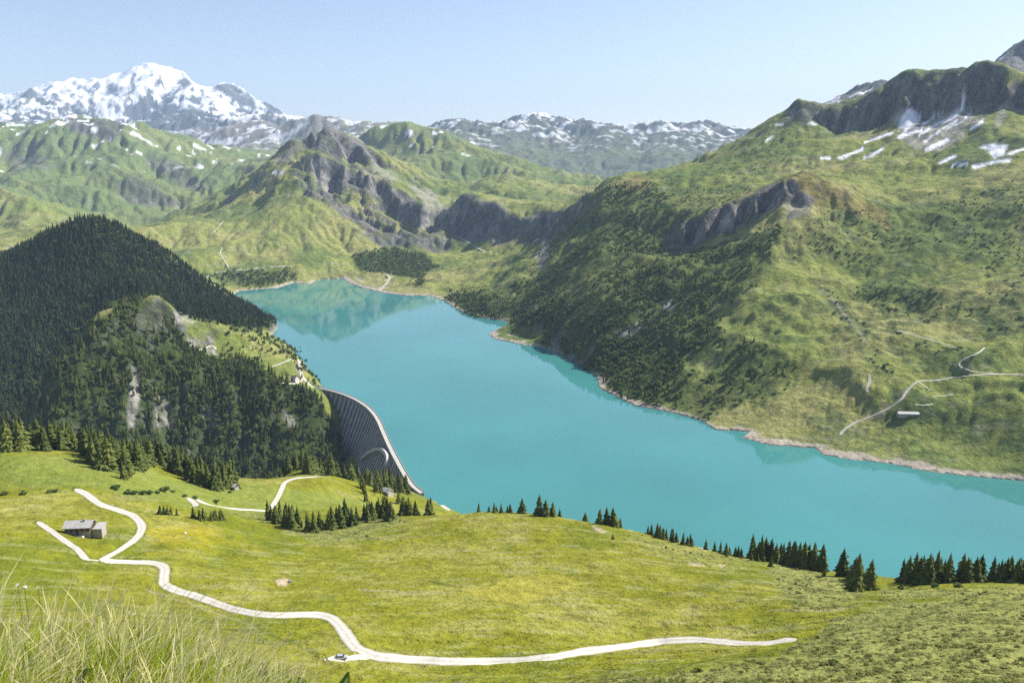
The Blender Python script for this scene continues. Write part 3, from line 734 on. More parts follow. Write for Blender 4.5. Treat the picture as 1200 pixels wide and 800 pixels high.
# ---- bare rock
CRAG = np.maximum.reduce([
    pmask([(929, 121), (971, 122), (1001, 117), (1034, 105), (1049, 100), (1061, 89), (1100, 86), (1127, 80), (1155, 70), (1172, 85), (1178, 100), (1172, 128), (1155, 138), (1127, 128), (1105, 137), (1083, 137), (1056, 127), (1040, 150), (1009, 157), (995, 154), (973, 152), (949, 142), (921, 142)], 3200, 3900, 3, 4),
    pmask([(779, 273), (802, 259), (828, 247), (854, 238), (880, 229), (900, 220), (919, 212), (934, 217), (953, 231), (955, 245), (932, 240), (912, 239), (890, 257), (867, 266), (847, 273), (828, 282), (802, 299), (783, 297)], 2150, 2600, 2, 4),
    pmask([(541, 227), (556, 231), (583, 236), (597, 247), (617, 256), (637, 247), (664, 242), (690, 228), (690, 274), (668, 280), (631, 286), (604, 285), (587, 288), (563, 283), (536, 283), (518, 268), (530, 246)], 3000, 4300, 2, 3),
    pmask([(366, 143), (388, 148), (408, 155), (425, 165), (442, 182), (462, 198), (448, 198), (425, 186), (405, 181), (384, 179), (364, 174)], 4900, 5500, 2, 3),
    pmask([(318, 186), (337, 160), (354, 152), (366, 144), (364, 172), (345, 186), (330, 195)], 4800, 5500, 2, 3) * .8,
    pmask([(367, 183), (388, 188), (418, 200), (442, 214), (469, 224), (496, 241), (516, 254), (509, 268), (489, 265), (469, 253), (448, 243), (428, 227), (401, 219), (378, 210)], 4000, 4900, 2, 3),
    pmask([(351, 207), (367, 219), (384, 227), (411, 244), (428, 258), (448, 271), (489, 274), (530, 283), (529, 292), (509, 297), (475, 287), (445, 290), (425, 268), (401, 254), (381, 238), (354, 222)], 3750, 4600, 2, 3),
    pmask([(72, 140), (82, 134), (115, 138), (148, 146), (140, 165), (105, 162), (80, 155)], 7500, 9600, 3, 5),
    pmask([(130, 212), (160, 206), (190, 225), (215, 240), (190, 246), (160, 240), (135, 228)], 5600, 7600, 3, 7) * .75,
    pmask([(175, 180), (205, 185), (230, 205), (245, 220), (215, 222), (190, 205)], 6000, 8000, 3, 7) * .7,
    pmask([(0, 178), (45, 180), (70, 196), (20, 200)], 6500, 8500, 3, 6) * .7])
crest_grass = (R > 3100) * (PXG > 900) * smooth(.0, .22, n4 + .45 * n3 - .02)
CRAG = CRAG * (1 - .85 * crest_grass)
CRAG = np.maximum(CRAG, STRATA_M * smooth(.5, .2, np.abs(STRATA - .75)) * .85)
rock_t = smooth(-.3, .4, n3 + .4 * n5)[..., None]
ROCKC = np.array((0.070, 0.072, 0.072), np.float32) * (1 - rock_t) + np.array((0.165, 0.158, 0.148), np.float32) * rock_t
def layc(c, m):
    m = np.clip(m, 0, 1)[..., None]; ALB[:] = ALB * (1 - m) + c * m
steep = smooth(1.15, 1.6, SL + .25 * n3 + .15 * n5) * (1 - .75 * np.maximum(WOOD_HILL, WOOD_KNOB * .85)) * smooth(1200, 1350, R) * (1 - mass)
STEEP = np.maximum(steep, CRAG * (.75 + .25 * smooth(-.2, .2, n3)))
layc(ROCKC, STEEP * (1 - .35 * WOOD_R))
layc(np.array((0.10, 0.115, 0.085), np.float32), CRAG * (R > 3100) * (PXG > 900) * .55)
# pale scree and outcrops
SCREE = np.maximum.reduce([pmask([(360, 186), (374, 190), (384, 208), (392, 226), (380, 226), (368, 212)], 4200, 5000, 2, 2), pmask([(388, 191), (408, 199), (430, 214), (420, 216), (400, 206)], 4200, 5000, 1.5, 2) * .8,
                           pmask([(480, 218), (500, 222), (520, 238), (538, 250), (522, 258), (500, 242)], 4100, 5600, 2, 4) * .7, pmask([(500, 252), (512, 262), (500, 268), (485, 256)], 4000, 4500, 2, 2) * .8,
                           pmask([(420, 180), (445, 195), (470, 210), (465, 214), (440, 203)], 4400, 5200, 2, 3) * .6,
                           pmask([(1045, 142), (1058, 128), (1085, 139), (1128, 128), (1155, 140), (1132, 160), (1100, 178), (1072, 176), (1056, 160)], 3000, 3500, 3, 4) * .85,
                           pmask([(1172, 125), (1182, 122), (1176, 140), (1165, 155), (1168, 138)], 3000, 3500, 2, 2) * .8,
                           pmask([(926, 128), (930, 130), (926, 146), (920, 152)], 3200, 3800, 1.5, 1) * .7, pmask([(608, 362), (622, 350), (630, 358), (618, 372)], 1900, 2700, 1.5, 2),
                           pmask([(718, 388), (745, 378), (768, 374), (760, 384), (735, 396)], 1500, 2100, 1.5, 2) * .9, pmask([(775, 360), (786, 352), (790, 364), (782, 370)], 1500, 2200, 1.5, 2) * .9,
                           pmask([(842, 262), (862, 240), (870, 246), (860, 262), (848, 270)], 2200, 2600, 1.5, 3) * .7, pmask([(915, 238), (945, 240), (948, 250), (925, 256)], 2150, 2450, 2, 4) * .7,
                           pmask([(640, 282), (648, 290), (642, 304), (632, 318), (628, 300)], 2400, 3200, 1.5, 2) * .8, pmask([(578, 282), (590, 278), (586, 290)], 3500, 4200, 1.5, 1) * .8,
                           pmask([(150, 448), (158, 428), (166, 432), (163, 470), (160, 500), (152, 505), (150, 480)], 1350, 1700, 1.5, 4) * .8, pmask([(180, 460), (196, 470), (200, 505), (186, 500)], 1300, 1650, 2, 4) * .6,
                           pmask([(236, 470), (246, 480), (262, 505), (256, 512), (240, 495)], 1300, 1650, 1.5, 3) * .6, pmask([(330, 478), (345, 485), (350, 502), (335, 500)], 1300, 1650, 1.5, 3) * .5,
                           pmask([(218, 398), (232, 396), (236, 404), (222, 406)], 1600, 1900, 1.5, 2), pmask([(200, 364), (222, 368), (228, 378), (206, 378)], 1600, 2000, 1.5, 2) * .6,
                           pmask([(238, 404), (250, 408), (256, 416), (244, 414)], 1600, 1900, 1.2, 1)])
lay((0.31, 0.29, 0.26), SCREE * (.65 + .35 * smooth(-.3, .3, n5 + n3)))
# gullies and stony strips on the right slopes
GUL = np.maximum.reduce([pstroke([(962, 338), (985, 362), (1003, 386), (1015, 400)], 1.2, 1400, 2000), pstroke([(1042, 475), (1030, 490)], 1.5, 1300, 1600)])
lay((0.30, 0.28, 0.22), GUL * .7)
# ---- snow
snow_l = np.zeros(X.shape, np.float32)
hi = smooth(14500, 15500, R)
dz = (Z - 1150) / 1400.0
cr = fbm(X + 300 * WARPX, Y * .6, 700, 6, 81, .6, True)
massif_snow = smooth(-.07, .06, .70 * np.clip(dz, 0, 1.6) - .50 * (SL - .75) - .62 * cr - .16 * (N_mass - .1) + .06)
darkrock = np.maximum.reduce([pmask([(148, 172), (165, 142), (198, 120), (226, 127), (258, 141), (286, 146), (272, 168), (215, 178)], 14000, 23500, 4, 10) * .8, pmask([(253, 104), (267, 96), (282, 104), (302, 119), (302, 130), (272, 116)], 19000, 23500, 1.5, 2),
                              pmask([(307, 120), (313, 116), (328, 129), (333, 137), (316, 130)], 19000, 23500, 1.5, 2), pmask([(22, 113), (33, 102), (45, 111), (36, 120)], 19000, 23500, 1.5, 3), pmask([(207, 96), (214, 90), (224, 100), (214, 106)], 19000, 23500, 1.5, 3)])
for ln in ([(62, 106), (70, 115), (84, 126), (92, 136)], [(101, 104), (108, 114), (112, 126)], [(125, 98), (131, 108), (138, 122)], [(158, 88), (156, 100), (150, 116), (140, 130)], [(189, 87), (184, 99), (172, 114), (165, 126)], [(33, 104), (24, 118), (8, 132)], [(0, 124), (18, 140), (40, 148)], [(216, 95), (206, 110), (194, 124)], [(76, 104), (92, 116), (108, 134)], [(240, 112), (232, 124), (236, 140)], [(44, 114), (56, 128), (60, 142)]):
    darkrock = np.maximum(darkrock, pstroke(ln, 2.6, 18000, 23300, 1.6, 4.0) * smooth(-.45, .05, n3 + .4 * n5) * .8)
massif_snow = np.clip(massif_snow - darkrock * (1.25 - .5 * smooth(.25, .5, n3)), 0, 1)
lay((0.085, 0.09, 0.10), mass * .95)
lay((0.10, 0.13, 0.075), mass * smooth(560, 420, Z) * smooth(-.2, .3, n4 + .3))
foot = smooth(7600, 8300, R) * (1 - mass) * smooth(500, 560, PXG)
lay((0.105, 0.120, 0.095), foot * (.55 + .4 * smooth(-.2, .3, n3 + n4)))
lay((0.24, 0.215, 0.18), mass * (1 - hi) * (PXG < 460) * .8)
SNOW = hi * massif_snow
patch = fbm(QX * .55 + 5 * WARPX, QY * 1.3 + 5 * WARPY, 9, 4, 82)
mid_snow = mass * (1 - hi) * smooth(.02, .12, patch + .25 * n4 - .02) * (PXG < 470)
range_snow = mass * (1 - hi) * (PXG >= 470) * smooth(.10, .20, patch + .30 * n4 + .25 * smooth(650, 1050, Z) - .27) * smooth(520, 700, Z)
SNOW = np.maximum.reduce([SNOW, mid_snow * .95, range_snow])
gm_snow = smooth(7000, 7600, R) * (1 - mass) * (PXG < 330) * smooth(.24, .32, patch + .26 * smooth(640, 920, Z) - .24)
ridge_snow = smooth(6300, 6800, R) * (1 - mass) * (PXG >= 400) * (PXG < 560) * smooth(.30, .38, patch + .30 * smooth(660, 800, Z) - .22)
SNOW = np.maximum.reduce([SNOW, gm_snow, ridge_snow])
for ln, w in [([(1133, 126), (1100, 146), (1080, 158)], 1.6), ([(1105, 130), (1082, 147)], 1.5), ([(1122, 139), (1085, 167)], 1.2), ([(1153, 139), (1140, 152)], 1.4), ([(1056, 161), (1082, 152)], 2.0), ([(1086, 176), (1112, 164)], 2.2),
              ([(1014, 169), (1046, 157)], 1.3), ([(1012, 186), (1036, 174)], 1.2), ([(984, 186), (1000, 181), (1012, 175)], 1.8), ([(1142, 197), (1160, 191), (1184, 187)], 2.4), ([(1102, 192), (1120, 184)], 1.8), ([(1117, 195), (1134, 193)], 2.0),
              ([(1182, 180), (1204, 173)], 1.4), ([(962, 186), (973, 186)], 1.5), ([(1070, 142), (1058, 160)], 1.3), ([(1128, 112), (1129, 120)], 1.4), ([(911, 145), (918, 146)], 1.4), ([(898, 166), (905, 160)], 1.3), ([(947, 144), (956, 146)], 1.2), ([(1145, 128), (1110, 152)], .9)]:
    SNOW = np.maximum(SNOW, pstroke(ln, w, 2700, 3700, .9, 1.6))
SNOW = np.maximum(SNOW, pmask([(1054, 150), (1064, 127), (1083, 131), (1078, 142), (1066, 152)], 3000, 3600, 1.5, 3))
SNOW = np.maximum(SNOW, pmask([(1148, 171), (1165, 167), (1180, 170), (1179, 180), (1166, 186), (1160, 176)], 2700, 3300, 1.2, 2))
SNOW = np.maximum(SNOW, pmask([(320, 201), (333, 200), (332, 203), (320, 204)], 4300, 5200, 1, 1))
far_s = smooth(5000, 5200, R) * (1 - smooth(6200, 6600, R)) * (PXG > 900)
lay((0.16, 0.165, 0.17), far_s * .9)
SNOW = np.maximum(SNOW, far_s * smooth(.12, .2, patch - .1))
lay((0.80, 0.81, 0.83), SNOW)
# ---- pale drawdown rim of the lake
rim = (np.abs(SD) < 60) * (1 - INS) * (dam_d > 25) * smooth(4.4, 2.6, Z + 1.6 * n3 - 1.2 * n4 * 2) * (R > 1000)
lay((0.40, 0.345, 0.28), rim * .95)
lay((0.30, 0.26, 0.21), rim * smooth(.1, .4, n5) * .6)
lay((0.32, 0.29, 0.23), INS * 1.0)

# ---- bare soil scars in the near meadow
SOIL = np.maximum.reduce([pmask([(322, 680), (332, 677), (341, 680), (336, 686), (326, 685)], 350, 560, 1.2, .6), pmask([(692, 615), (704, 620), (712, 623), (708, 625), (696, 620)], 400, 700, 1, 1),
                          pmask([(806, 659), (820, 659), (828, 663), (812, 663)], 350, 620, 1, 1) * .8, pmask([(842, 661), (850, 662), (846, 665)], 350, 620, 1, .5), pmask([(816, 639), (830, 644), (826, 646)], 350, 620, 1, .5), pmask([(728, 615), (745, 622), (738, 622)], 400, 700, 1, .5)])
lay((0.40, 0.33, 0.22), SOIL)
for ln, w, a_ in [([(420, 689), (445, 691), (470, 694), (490, 697)], 1.0, .6), ([(500, 680), (530, 685), (570, 686), (600, 675)], .9, -.6), ([(240, 735), (300, 740), (340, 752), (380, 768)], 1.4, -.7), ([(690, 745), (640, 748), (560, 742)], .9, -.4), ([(740, 700), (830, 690), (900, 700), (960, 712)], 1.0, -.5),
                  ([(900, 714), (960, 716), (1010, 708)], 1.0, .5), ([(345, 745), (352, 732), (370, 730), (388, 742), (394, 760)], 1.0, -.4), ([(360, 762), (358, 745), (372, 740), (384, 750)], .8, -.4), ([(170, 690), (260, 720), (300, 735)], 1.0, .5), ([(60, 566), (100, 574)], .8, -.5)]:
    mk = pstroke(ln, w, 150, 700, .8, 1.2)
    lay((0.30, 0.285, 0.17) if a_ > 0 else (0.075, 0.095, 0.018), mk * abs(a_))

# ------------------------------------------------------------------ ground objects cut from the relief
def ground_mat():
    m, nt, bs = nmat('ground cover')
    L = nt.links
    at = nt.nodes.new('ShaderNodeAttribute'); at.attribute_name = 'Col'
    ge = nt.nodes.new('ShaderNodeNewGeometry')
    def noise(scale, detail=4, rough=.6):
        z = nt.nodes.new('ShaderNodeTexNoise'); z.inputs['Scale'].default_value = scale; z.inputs['Detail'].default_value = detail; z.inputs['Roughness'].default_value = rough
        L.new(ge.outputs['Position'], z.inputs['Vector']); return z
    a = noise(.055, 6, .68); b = noise(.9, 4, .7); c = noise(.22, 5, .7)
    def mth(op, x, y):
        q = nt.nodes.new('ShaderNodeMath'); q.operation = op
        for i, v in enumerate((x, y)):
            if isinstance(v, (int, float)): q.inputs[i].default_value = v
            else: L.new(v, q.inputs[i])
        return q.outputs[0]
    f = mth('ADD', mth('MULTIPLY', a.outputs['Fac'], 1.7), mth('MULTIPLY', b.outputs['Fac'], 1.3))
    f = mth('ADD', f, mth('MULTIPLY', c.outputs['Fac'], 1.5))
    f = mth('MINIMUM', mth('MAXIMUM', mth('SUBTRACT', f, 1.25), .3), 1.9)
    sn = nt.nodes.new('ShaderNodeSeparateColor'); L.new(at.outputs['Color'], sn.inputs[0])
    calm = mth('MULTIPLY', mth('SUBTRACT', sn.outputs[2], .25), 3.0)          # snow stays even
    cl = nt.nodes.new('ShaderNodeClamp'); L.new(calm, cl.inputs[0])
    mxf = nt.nodes.new('ShaderNodeMix'); mxf.data_type = 'FLOAT'
    L.new(cl.outputs[0], mxf.inputs[0]); L.new(f, mxf.inputs[2]); mxf.inputs[3].default_value = 1.0
    f = mxf.outputs[0]
    # cracked, upright grain where the ground stands steep
    mp = nt.nodes.new('ShaderNodeMapping'); mp.inputs['Scale'].default_value = (.05, .05, .012); L.new(ge.outputs['Position'], mp.inputs['Vector'])
    kz = nt.nodes.new('ShaderNodeTexNoise'); kz.inputs['Scale'].default_value = 1.0; kz.inputs['Detail'].default_value = 7; kz.inputs['Roughness'].default_value = .72
    L.new(mp.outputs[0], kz.inputs['Vector'])
    sx = nt.nodes.new('ShaderNodeSeparateXYZ'); L.new(ge.outputs['True Normal'], sx.inputs[0])
    stp = nt.nodes.new('ShaderNodeMapRange'); stp.inputs['From Min'].default_value = .72; stp.inputs['From Max'].default_value = .50; L.new(sx.outputs[2], stp.inputs['Value'])
    kf = mth('MINIMUM', mth('MAXIMUM', mth('ADD', mth('MULTIPLY', mth('SUBTRACT', kz.outputs['Fac'], .5), 4.5), 1.0), .25), 2.2)
    mk = nt.nodes.new('ShaderNodeMix'); mk.data_type = 'FLOAT'; L.new(stp.outputs[0], mk.inputs[0]); mk.inputs[2].default_value = 1.0; L.new(kf, mk.inputs[3])
    f = mth('MULTIPLY', f, mk.outputs[0])
    f = mth('ADD', mth('MULTIPLY', mth('SUBTRACT', f, 1.0), mth('ADD', mth('MULTIPLY', at.outputs['Alpha'], .40), .52)), 1.0)
    sc = nt.nodes.new('ShaderNodeVectorMath'); sc.operation = 'SCALE'
    L.new(at.outputs['Color'], sc.inputs[0]); L.new(f, sc.inputs['Scale'])
    L.new(sc.outputs['Vector'], bs.inputs['Base Color'])
    bs.inputs['Roughness'].default_value = 1.0
    bs.inputs['Specular IOR Level'].default_value = 0.05
    bp = nt.nodes.new('ShaderNodeBump'); bp.inputs['Strength'].default_value = .8; bp.inputs['Distance'].default_value = 9.0
    L.new(a.outputs['Fac'], bp.inputs['Height'])
    b2 = nt.nodes.new('ShaderNodeBump'); b2.inputs['Strength'].default_value = .5; b2.inputs['Distance'].default_value = .5
    L.new(b.outputs['Fac'], b2.inputs['Height']); L.new(bp.outputs['Normal'], b2.inputs['Normal'])
    d = noise(.014, 9, .62)                     # crags and hollows of the far slopes; the attribute's alpha says where
    hd = mth('MULTIPLY', d.outputs['Fac'], at.outputs['Alpha'])
    b3 = nt.nodes.new('ShaderNodeBump'); b3.inputs['Strength'].default_value = .5; b3.inputs['Distance'].default_value = 38.0
    L.new(hd, b3.inputs['Height']); L.new(b2.outputs['Normal'], b3.inputs['Normal'])
    L.new(b3.outputs['Normal'], bs.inputs['Normal'])
    return m
M_GROUND = ground_mat()
PXA = 600 + FPX * np.tan(AZ) * CP            # photo column at eye level, for the split only
REG = np.full(X.shape, 5, np.int8)
REG[(R >= 10500)] = 0                                                   # snow massif / far range
REG[(R >= 10500) & (PXA > 470)] = 1
REG[(R < 10500) & (PXA <= 300) & (R >= 4700)] = 2                       # green mountain left
REG[(R < 10500) & (R >= 2750) & (((PXA > 300)) | (R < 4700)) & (PXA < 660)] = 3   # strata mountain and valley head
REG[(R < 10500) & (R >= 1080) & (PXA >= 560) & ((PXA >= 660) | (R < 2750))] = 4   # right mountain
REG[(R < 2750) & (R >= 1080) & (PXA < 560)] = 6                         # wooded hill and gorge
REG[(R < 1080)] = 5                                                     # near slopes
vid = np.arange(NR * NA).reshape(NR, NA)
quads = np.stack([vid[:-1, :-1], vid[:-1, 1:], vid[1:, 1:], vid[1:, :-1]], -1).reshape(-1, 4)
freg = REG[:-1, :-1].reshape(-1)
VALL = np.stack([X, Y, Z], -1).reshape(-1, 3); CALL = ALB.reshape(-1, 3)
AALL = (smooth(1150, 1500, R) * (1 - .5 * SNOW) * np.where(INS, 0, 1)).reshape(-1)
NAMES = {0: ('snow_mountains', 'snow covered high massif on the skyline at the left'), 1: ('mountain_range', 'hazy blue rock range with snow patches in the middle distance'),
         2: ('mountain', 'green mountain with rock bands below the snow massif'), 3: ('mountain', 'pointed mountain with tilted grey rock strata at the lake head'),
         4: ('mountain', 'large green mountain with snow patches right of the lake'), 5: ('meadow', 'bright green alpine meadow slope in the foreground'),
         6: ('hill', 'dark wooded hill left of the dam with a cliff')}
for g, (nm, lb) in NAMES.items():
    q = quads[freg == g]
    used = np.zeros(NR * NA, bool); used[q.ravel()] = True
    remap = np.cumsum(used) - 1
    me = np_mesh(nm, VALL[used], remap[q])
    set_color(me, CALL[used], AALL[used])
    new_obj(nm, me, M_GROUND, kind='structure', label=lb)

# ------------------------------------------------------------------ lake
def water_mat():
    m, nt, bs = nmat('lake water')
    L = nt.links
    ge = nt.nodes.new('ShaderNodeNewGeometry')
    nz = nt.nodes.new('ShaderNodeTexNoise'); nz.inputs['Scale'].default_value = .0035; nz.inputs['Detail'].default_value = 4
    L.new(ge.outputs['Position'], nz.inputs['Vector'])
    rp = nt.nodes.new('ShaderNodeValToRGB')
    rp.color_ramp.elements[0].color = (.042, .186, .178, 1); rp.color_ramp.elements[1].color = (.050, .218, .208, 1)
    rp.color_ramp.elements[0].position = .35; rp.color_ramp.elements[1].position = .65
    L.new(nz.outputs['Fac'], rp.inputs['Fac']); L.new(rp.outputs['Color'], bs.inputs['Base Color'])
    rr_ = nt.nodes.new('ShaderNodeMapRange'); rr_.inputs['From Min'].default_value = .38; rr_.inputs['From Max'].default_value = .66; rr_.inputs['To Min'].default_value = .02; rr_.inputs['To Max'].default_value = .045
    wz = nt.nodes.new('ShaderNodeTexNoise'); wz.inputs['Scale'].default_value = .006; wz.inputs['Detail'].default_value = 5; wz.inputs['Distortion'].default_value = .8; L.new(ge.outputs['Position'], wz.inputs['Vector'])
    L.new(wz.outputs['Fac'], rr_.inputs['Value']); L.new(rr_.outputs[0], bs.inputs['Roughness'])
    bs.inputs['IOR'].default_value = 1.42
    w = nt.nodes.new('ShaderNodeTexNoise'); w.inputs['Scale'].default_value = .12; w.inputs['Detail'].default_value = 3
    L.new(ge.outputs['Position'], w.inputs['Vector'])
    bp = nt.nodes.new('ShaderNodeBump'); bp.inputs['Strength'].default_value = .025; bp.inputs['Distance'].default_value = 1.0
    L.new(w.outputs['Fac'], bp.inputs['Height']); L.new(bp.outputs['Normal'], bs.inputs['Normal'])
    return m
cx, cy = LAKE[:, 0].mean(), LAKE[:, 1].mean()
wpoly = []
nl = len(shore_xy) + len(near_xy)
for i, (x, y) in enumerate(LAKE):
    if i < nl:
        p = LAKE[i - 1]; q = LAKE[(i + 1) % len(LAKE)]
        tx, ty = q[0] - p[0], q[1] - p[1]; l = math.hypot(tx, ty)
        wpoly.append((x - ty / l * 14, y + tx / l * 14))
    else:
        wpoly.append((x, y))
from mathutils.geometry import tessellate_polygon
tris = tessellate_polygon([[Vector((x, y, 0)) for x, y in wpoly]])
tris = [t if ((wpoly[t[1]][0] - wpoly[t[0]][0]) * (wpoly[t[2]][1] - wpoly[t[0]][1]) - (wpoly[t[1]][1] - wpoly[t[0]][1]) * (wpoly[t[2]][0] - wpoly[t[0]][0])) > 0 else (t[0], t[2], t[1]) for t in tris]
M_WATER = water_mat()
new_obj('lake', raw_mesh('lake', [(x, y, 0.0) for x, y in wpoly], tris), M_WATER, kind='structure', label='turquoise reservoir lake behind the dam')

# ------------------------------------------------------------------ air
def box_mesh(name, x0, x1, y0, y1, z0, z1):
    v = [(x, y, z) for z in (z0, z1) for y in (y0, y1) for x in (x0, x1)]
    f = [(0, 2, 3, 1), (4, 5, 7, 6), (0, 1, 5, 4), (2, 6, 7, 3), (0, 4, 6, 2), (1, 3, 7, 5)]
    return raw_mesh(name, v, f)
mh = bpy.data.materials.new('haze'); mh.use_nodes = True
hn = mh.node_tree; hn.nodes.remove(hn.nodes['Principled BSDF'])
pv = hn.nodes.new('ShaderNodeVolumePrincipled')
pv.inputs['Color'].default_value = (0.56, 0.75, 1.0, 1)
pv.inputs['Density'].default_value = 3.0e-5
pv.inputs['Anisotropy'].default_value = 0.0
hn.links.new(pv.outputs['Volume'], hn.nodes['Material Output'].inputs['Volume'])
new_obj('haze', box_mesh('haze', -23000, 23000, -60, 31100, float(Z.min()) - 1.5, float(Z.max()) + 20), mh, kind='stuff', label='pale blue haze over the whole valley')

# ------------------------------------------------------------------ foliage materials
def leaf_mat(name, c0, c1, trans=0.25):
    m, nt, bs = nmat(name)
    L = nt.links
    oi = nt.nodes.new('ShaderNodeObjectInfo'); ge = nt.nodes.new('ShaderNodeNewGeometry')
    nz = nt.nodes.new('ShaderNodeTexNoise'); nz.inputs['Scale'].default_value = .45; nz.inputs['Detail'].default_value = 3
    L.new(ge.outputs['Position'], nz.inputs['Vector'])
    ad = nt.nodes.new('ShaderNodeMath'); ad.operation = 'MULTIPLY_ADD'; ad.inputs[1].default_value = .55
    L.new(oi.outputs['Random'], ad.inputs[0])
    mu = nt.nodes.new('ShaderNodeMath'); mu.operation = 'MULTIPLY'; mu.inputs[1].default_value = .55
    L.new(nz.outputs['Fac'], mu.inputs[0]); L.new(mu.outputs[0], ad.inputs[2])
    rp = nt.nodes.new('ShaderNodeValToRGB')
    rp.color_ramp.elements[0].position = .15; rp.color_ramp.elements[1].position = .85
    rp.color_ramp.elements[0].color = (*c0, 1); rp.color_ramp.elements[1].color = (*c1, 1)
    L.new(ad.outputs[0], rp.inputs['Fac']); L.new(rp.outputs['Color'], bs.inputs['Base Color'])
    bs.inputs['Roughness'].default_value = .85; bs.inputs['Specular IOR Level'].default_value = .12
    tr = nt.nodes.new('ShaderNodeBsdfTranslucent'); L.new(rp.outputs['Color'], tr.inputs['Color'])
    mx = nt.nodes.new('ShaderNodeMixShader'); mx.inputs[0].default_value = trans
    L.new(bs.outputs[0], mx.inputs[1]); L.new(tr.outputs[0], mx.inputs[2]); L.new(mx.outputs[0], nt.nodes['Material Output'].inputs['Surface'])
    return m
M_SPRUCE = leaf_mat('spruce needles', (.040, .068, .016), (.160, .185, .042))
M_FARSPRUCE = leaf_mat('far spruce needles', (.046, .074, .020), (.195, .220, .055))  # lighter copy of the hill spruce; the knoll's sunlit look is in the colour
M_SHADEDSPRUCE = leaf_mat('shaded hill spruce needles', (.022, .044, .020), (.085, .120, .048))  # same spruce, darker and bluer: the hill's shade and haze painted into the needles
M_LEAF = leaf_mat('broadleaf foliage', (.055, .098, .028), (.175, .225, .060), .4)
M_BUSH = leaf_mat('alder scrub', (.045, .078, .024), (.095, .130, .042), .3)
M_HEATH = leaf_mat('heath shrub leaves', (.150, .175, .042), (.330, .330, .115), .4)
M_BARK = simple_mat('bark', (.085, .065, .05), .9, .3, 8)

# ------------------------------------------------------------------ far trees: simple forms for the mass of woods
def far_spruce(name, seed, tiers=6):
    rd = random.Random(seed); V = []; Fc = []
    for k in range(tiers):
        f = k / tiers
        zb = .06 + .80 * f; zt = min(1.0, zb + .34 - .10 * f)
        rb = (.185 * (1 - f) ** .85 + .025) * rd.uniform(.85, 1.15)
        n = 7; o = rd.uniform(0, 6.28); i0 = len(V)
        V.append((rd.uniform(-.01, .01), rd.uniform(-.01, .01), zt))
        for i in range(n):
            a = o + i * 2 * math.pi / n; q = rb * rd.uniform(.6, 1.25)
            V.append((q * math.cos(a), q * math.sin(a), zb - rd.uniform(0, .05)))
            a += math.pi / n; V.append((q * .45 * math.cos(a), q * .45 * math.sin(a), zb + .05))
        for i in range(2 * n):
            Fc.append((i0, i0 + 1 + i, i0 + 1 + (i + 1) % (2 * n)))
    return raw_mesh(name, V, Fc)
def far_broad(name, seed, nleaf=130, flat=1.0):
    rd = random.Random(seed); V = []; Fc = []
    lobes = [(rd.uniform(-.25, .25), rd.uniform(-.25, .25), rd.uniform(.40, .75) * flat, rd.uniform(.20, .32)) for _ in range(6)]
    for k in range(nleaf):
        x, y, z, q = rd.choice(lobes)
        d = Vector((rd.gauss(0, 1), rd.gauss(0, 1), rd.gauss(0, 1))).normalized()
        c = Vector((x, y, z)) + Vector((d.x * q, d.y * q, d.z * q * flat)) * rd.uniform(.75, 1.05)
        c.z = max(.03, c.z)
        nrm = (d + Vector((rd.gauss(0, .35), rd.gauss(0, .35), rd.gauss(0, .35)))).normalized()
        t = nrm.orthogonal().normalized(); b = nrm.cross(t); s = rd.uniform(.07, .13)
        i0 = len(V)
        for e, w in ((-1, -.6), (1, -.8), (.7, .9), (-.6, .7)):
            V.append(c + t * e * s + b * w * s)
        Fc.append((i0, i0 + 1, i0 + 2, i0 + 3))
    return raw_mesh(name, V, Fc)
def proto(name, me, mat):
    me.materials.append(mat)
    return bpy.data.objects.new(name, me)
P_SPRUCE = [proto('spruce_form', far_spruce('spruce_form', s), M_FARSPRUCE) for s in (1, 2, 3, 4)]
P_HILL = [proto('spruce_form', far_spruce('spruce_form', s), M_SHADEDSPRUCE) for s in (5, 6, 7, 8)]
P_BROAD = [proto('broadleaf_form', far_broad('broadleaf_form', s), M_LEAF) for s in (11, 12, 13)]
P_BUSH = [proto('bush_form', far_broad('bush_form', s, 70, .6), M_BUSH) for s in (21, 22, 23)]
P_HEATH = [proto('heath_form', far_broad('heath_form', s, 60, .55), M_HEATH) for s in (31, 32, 33)]

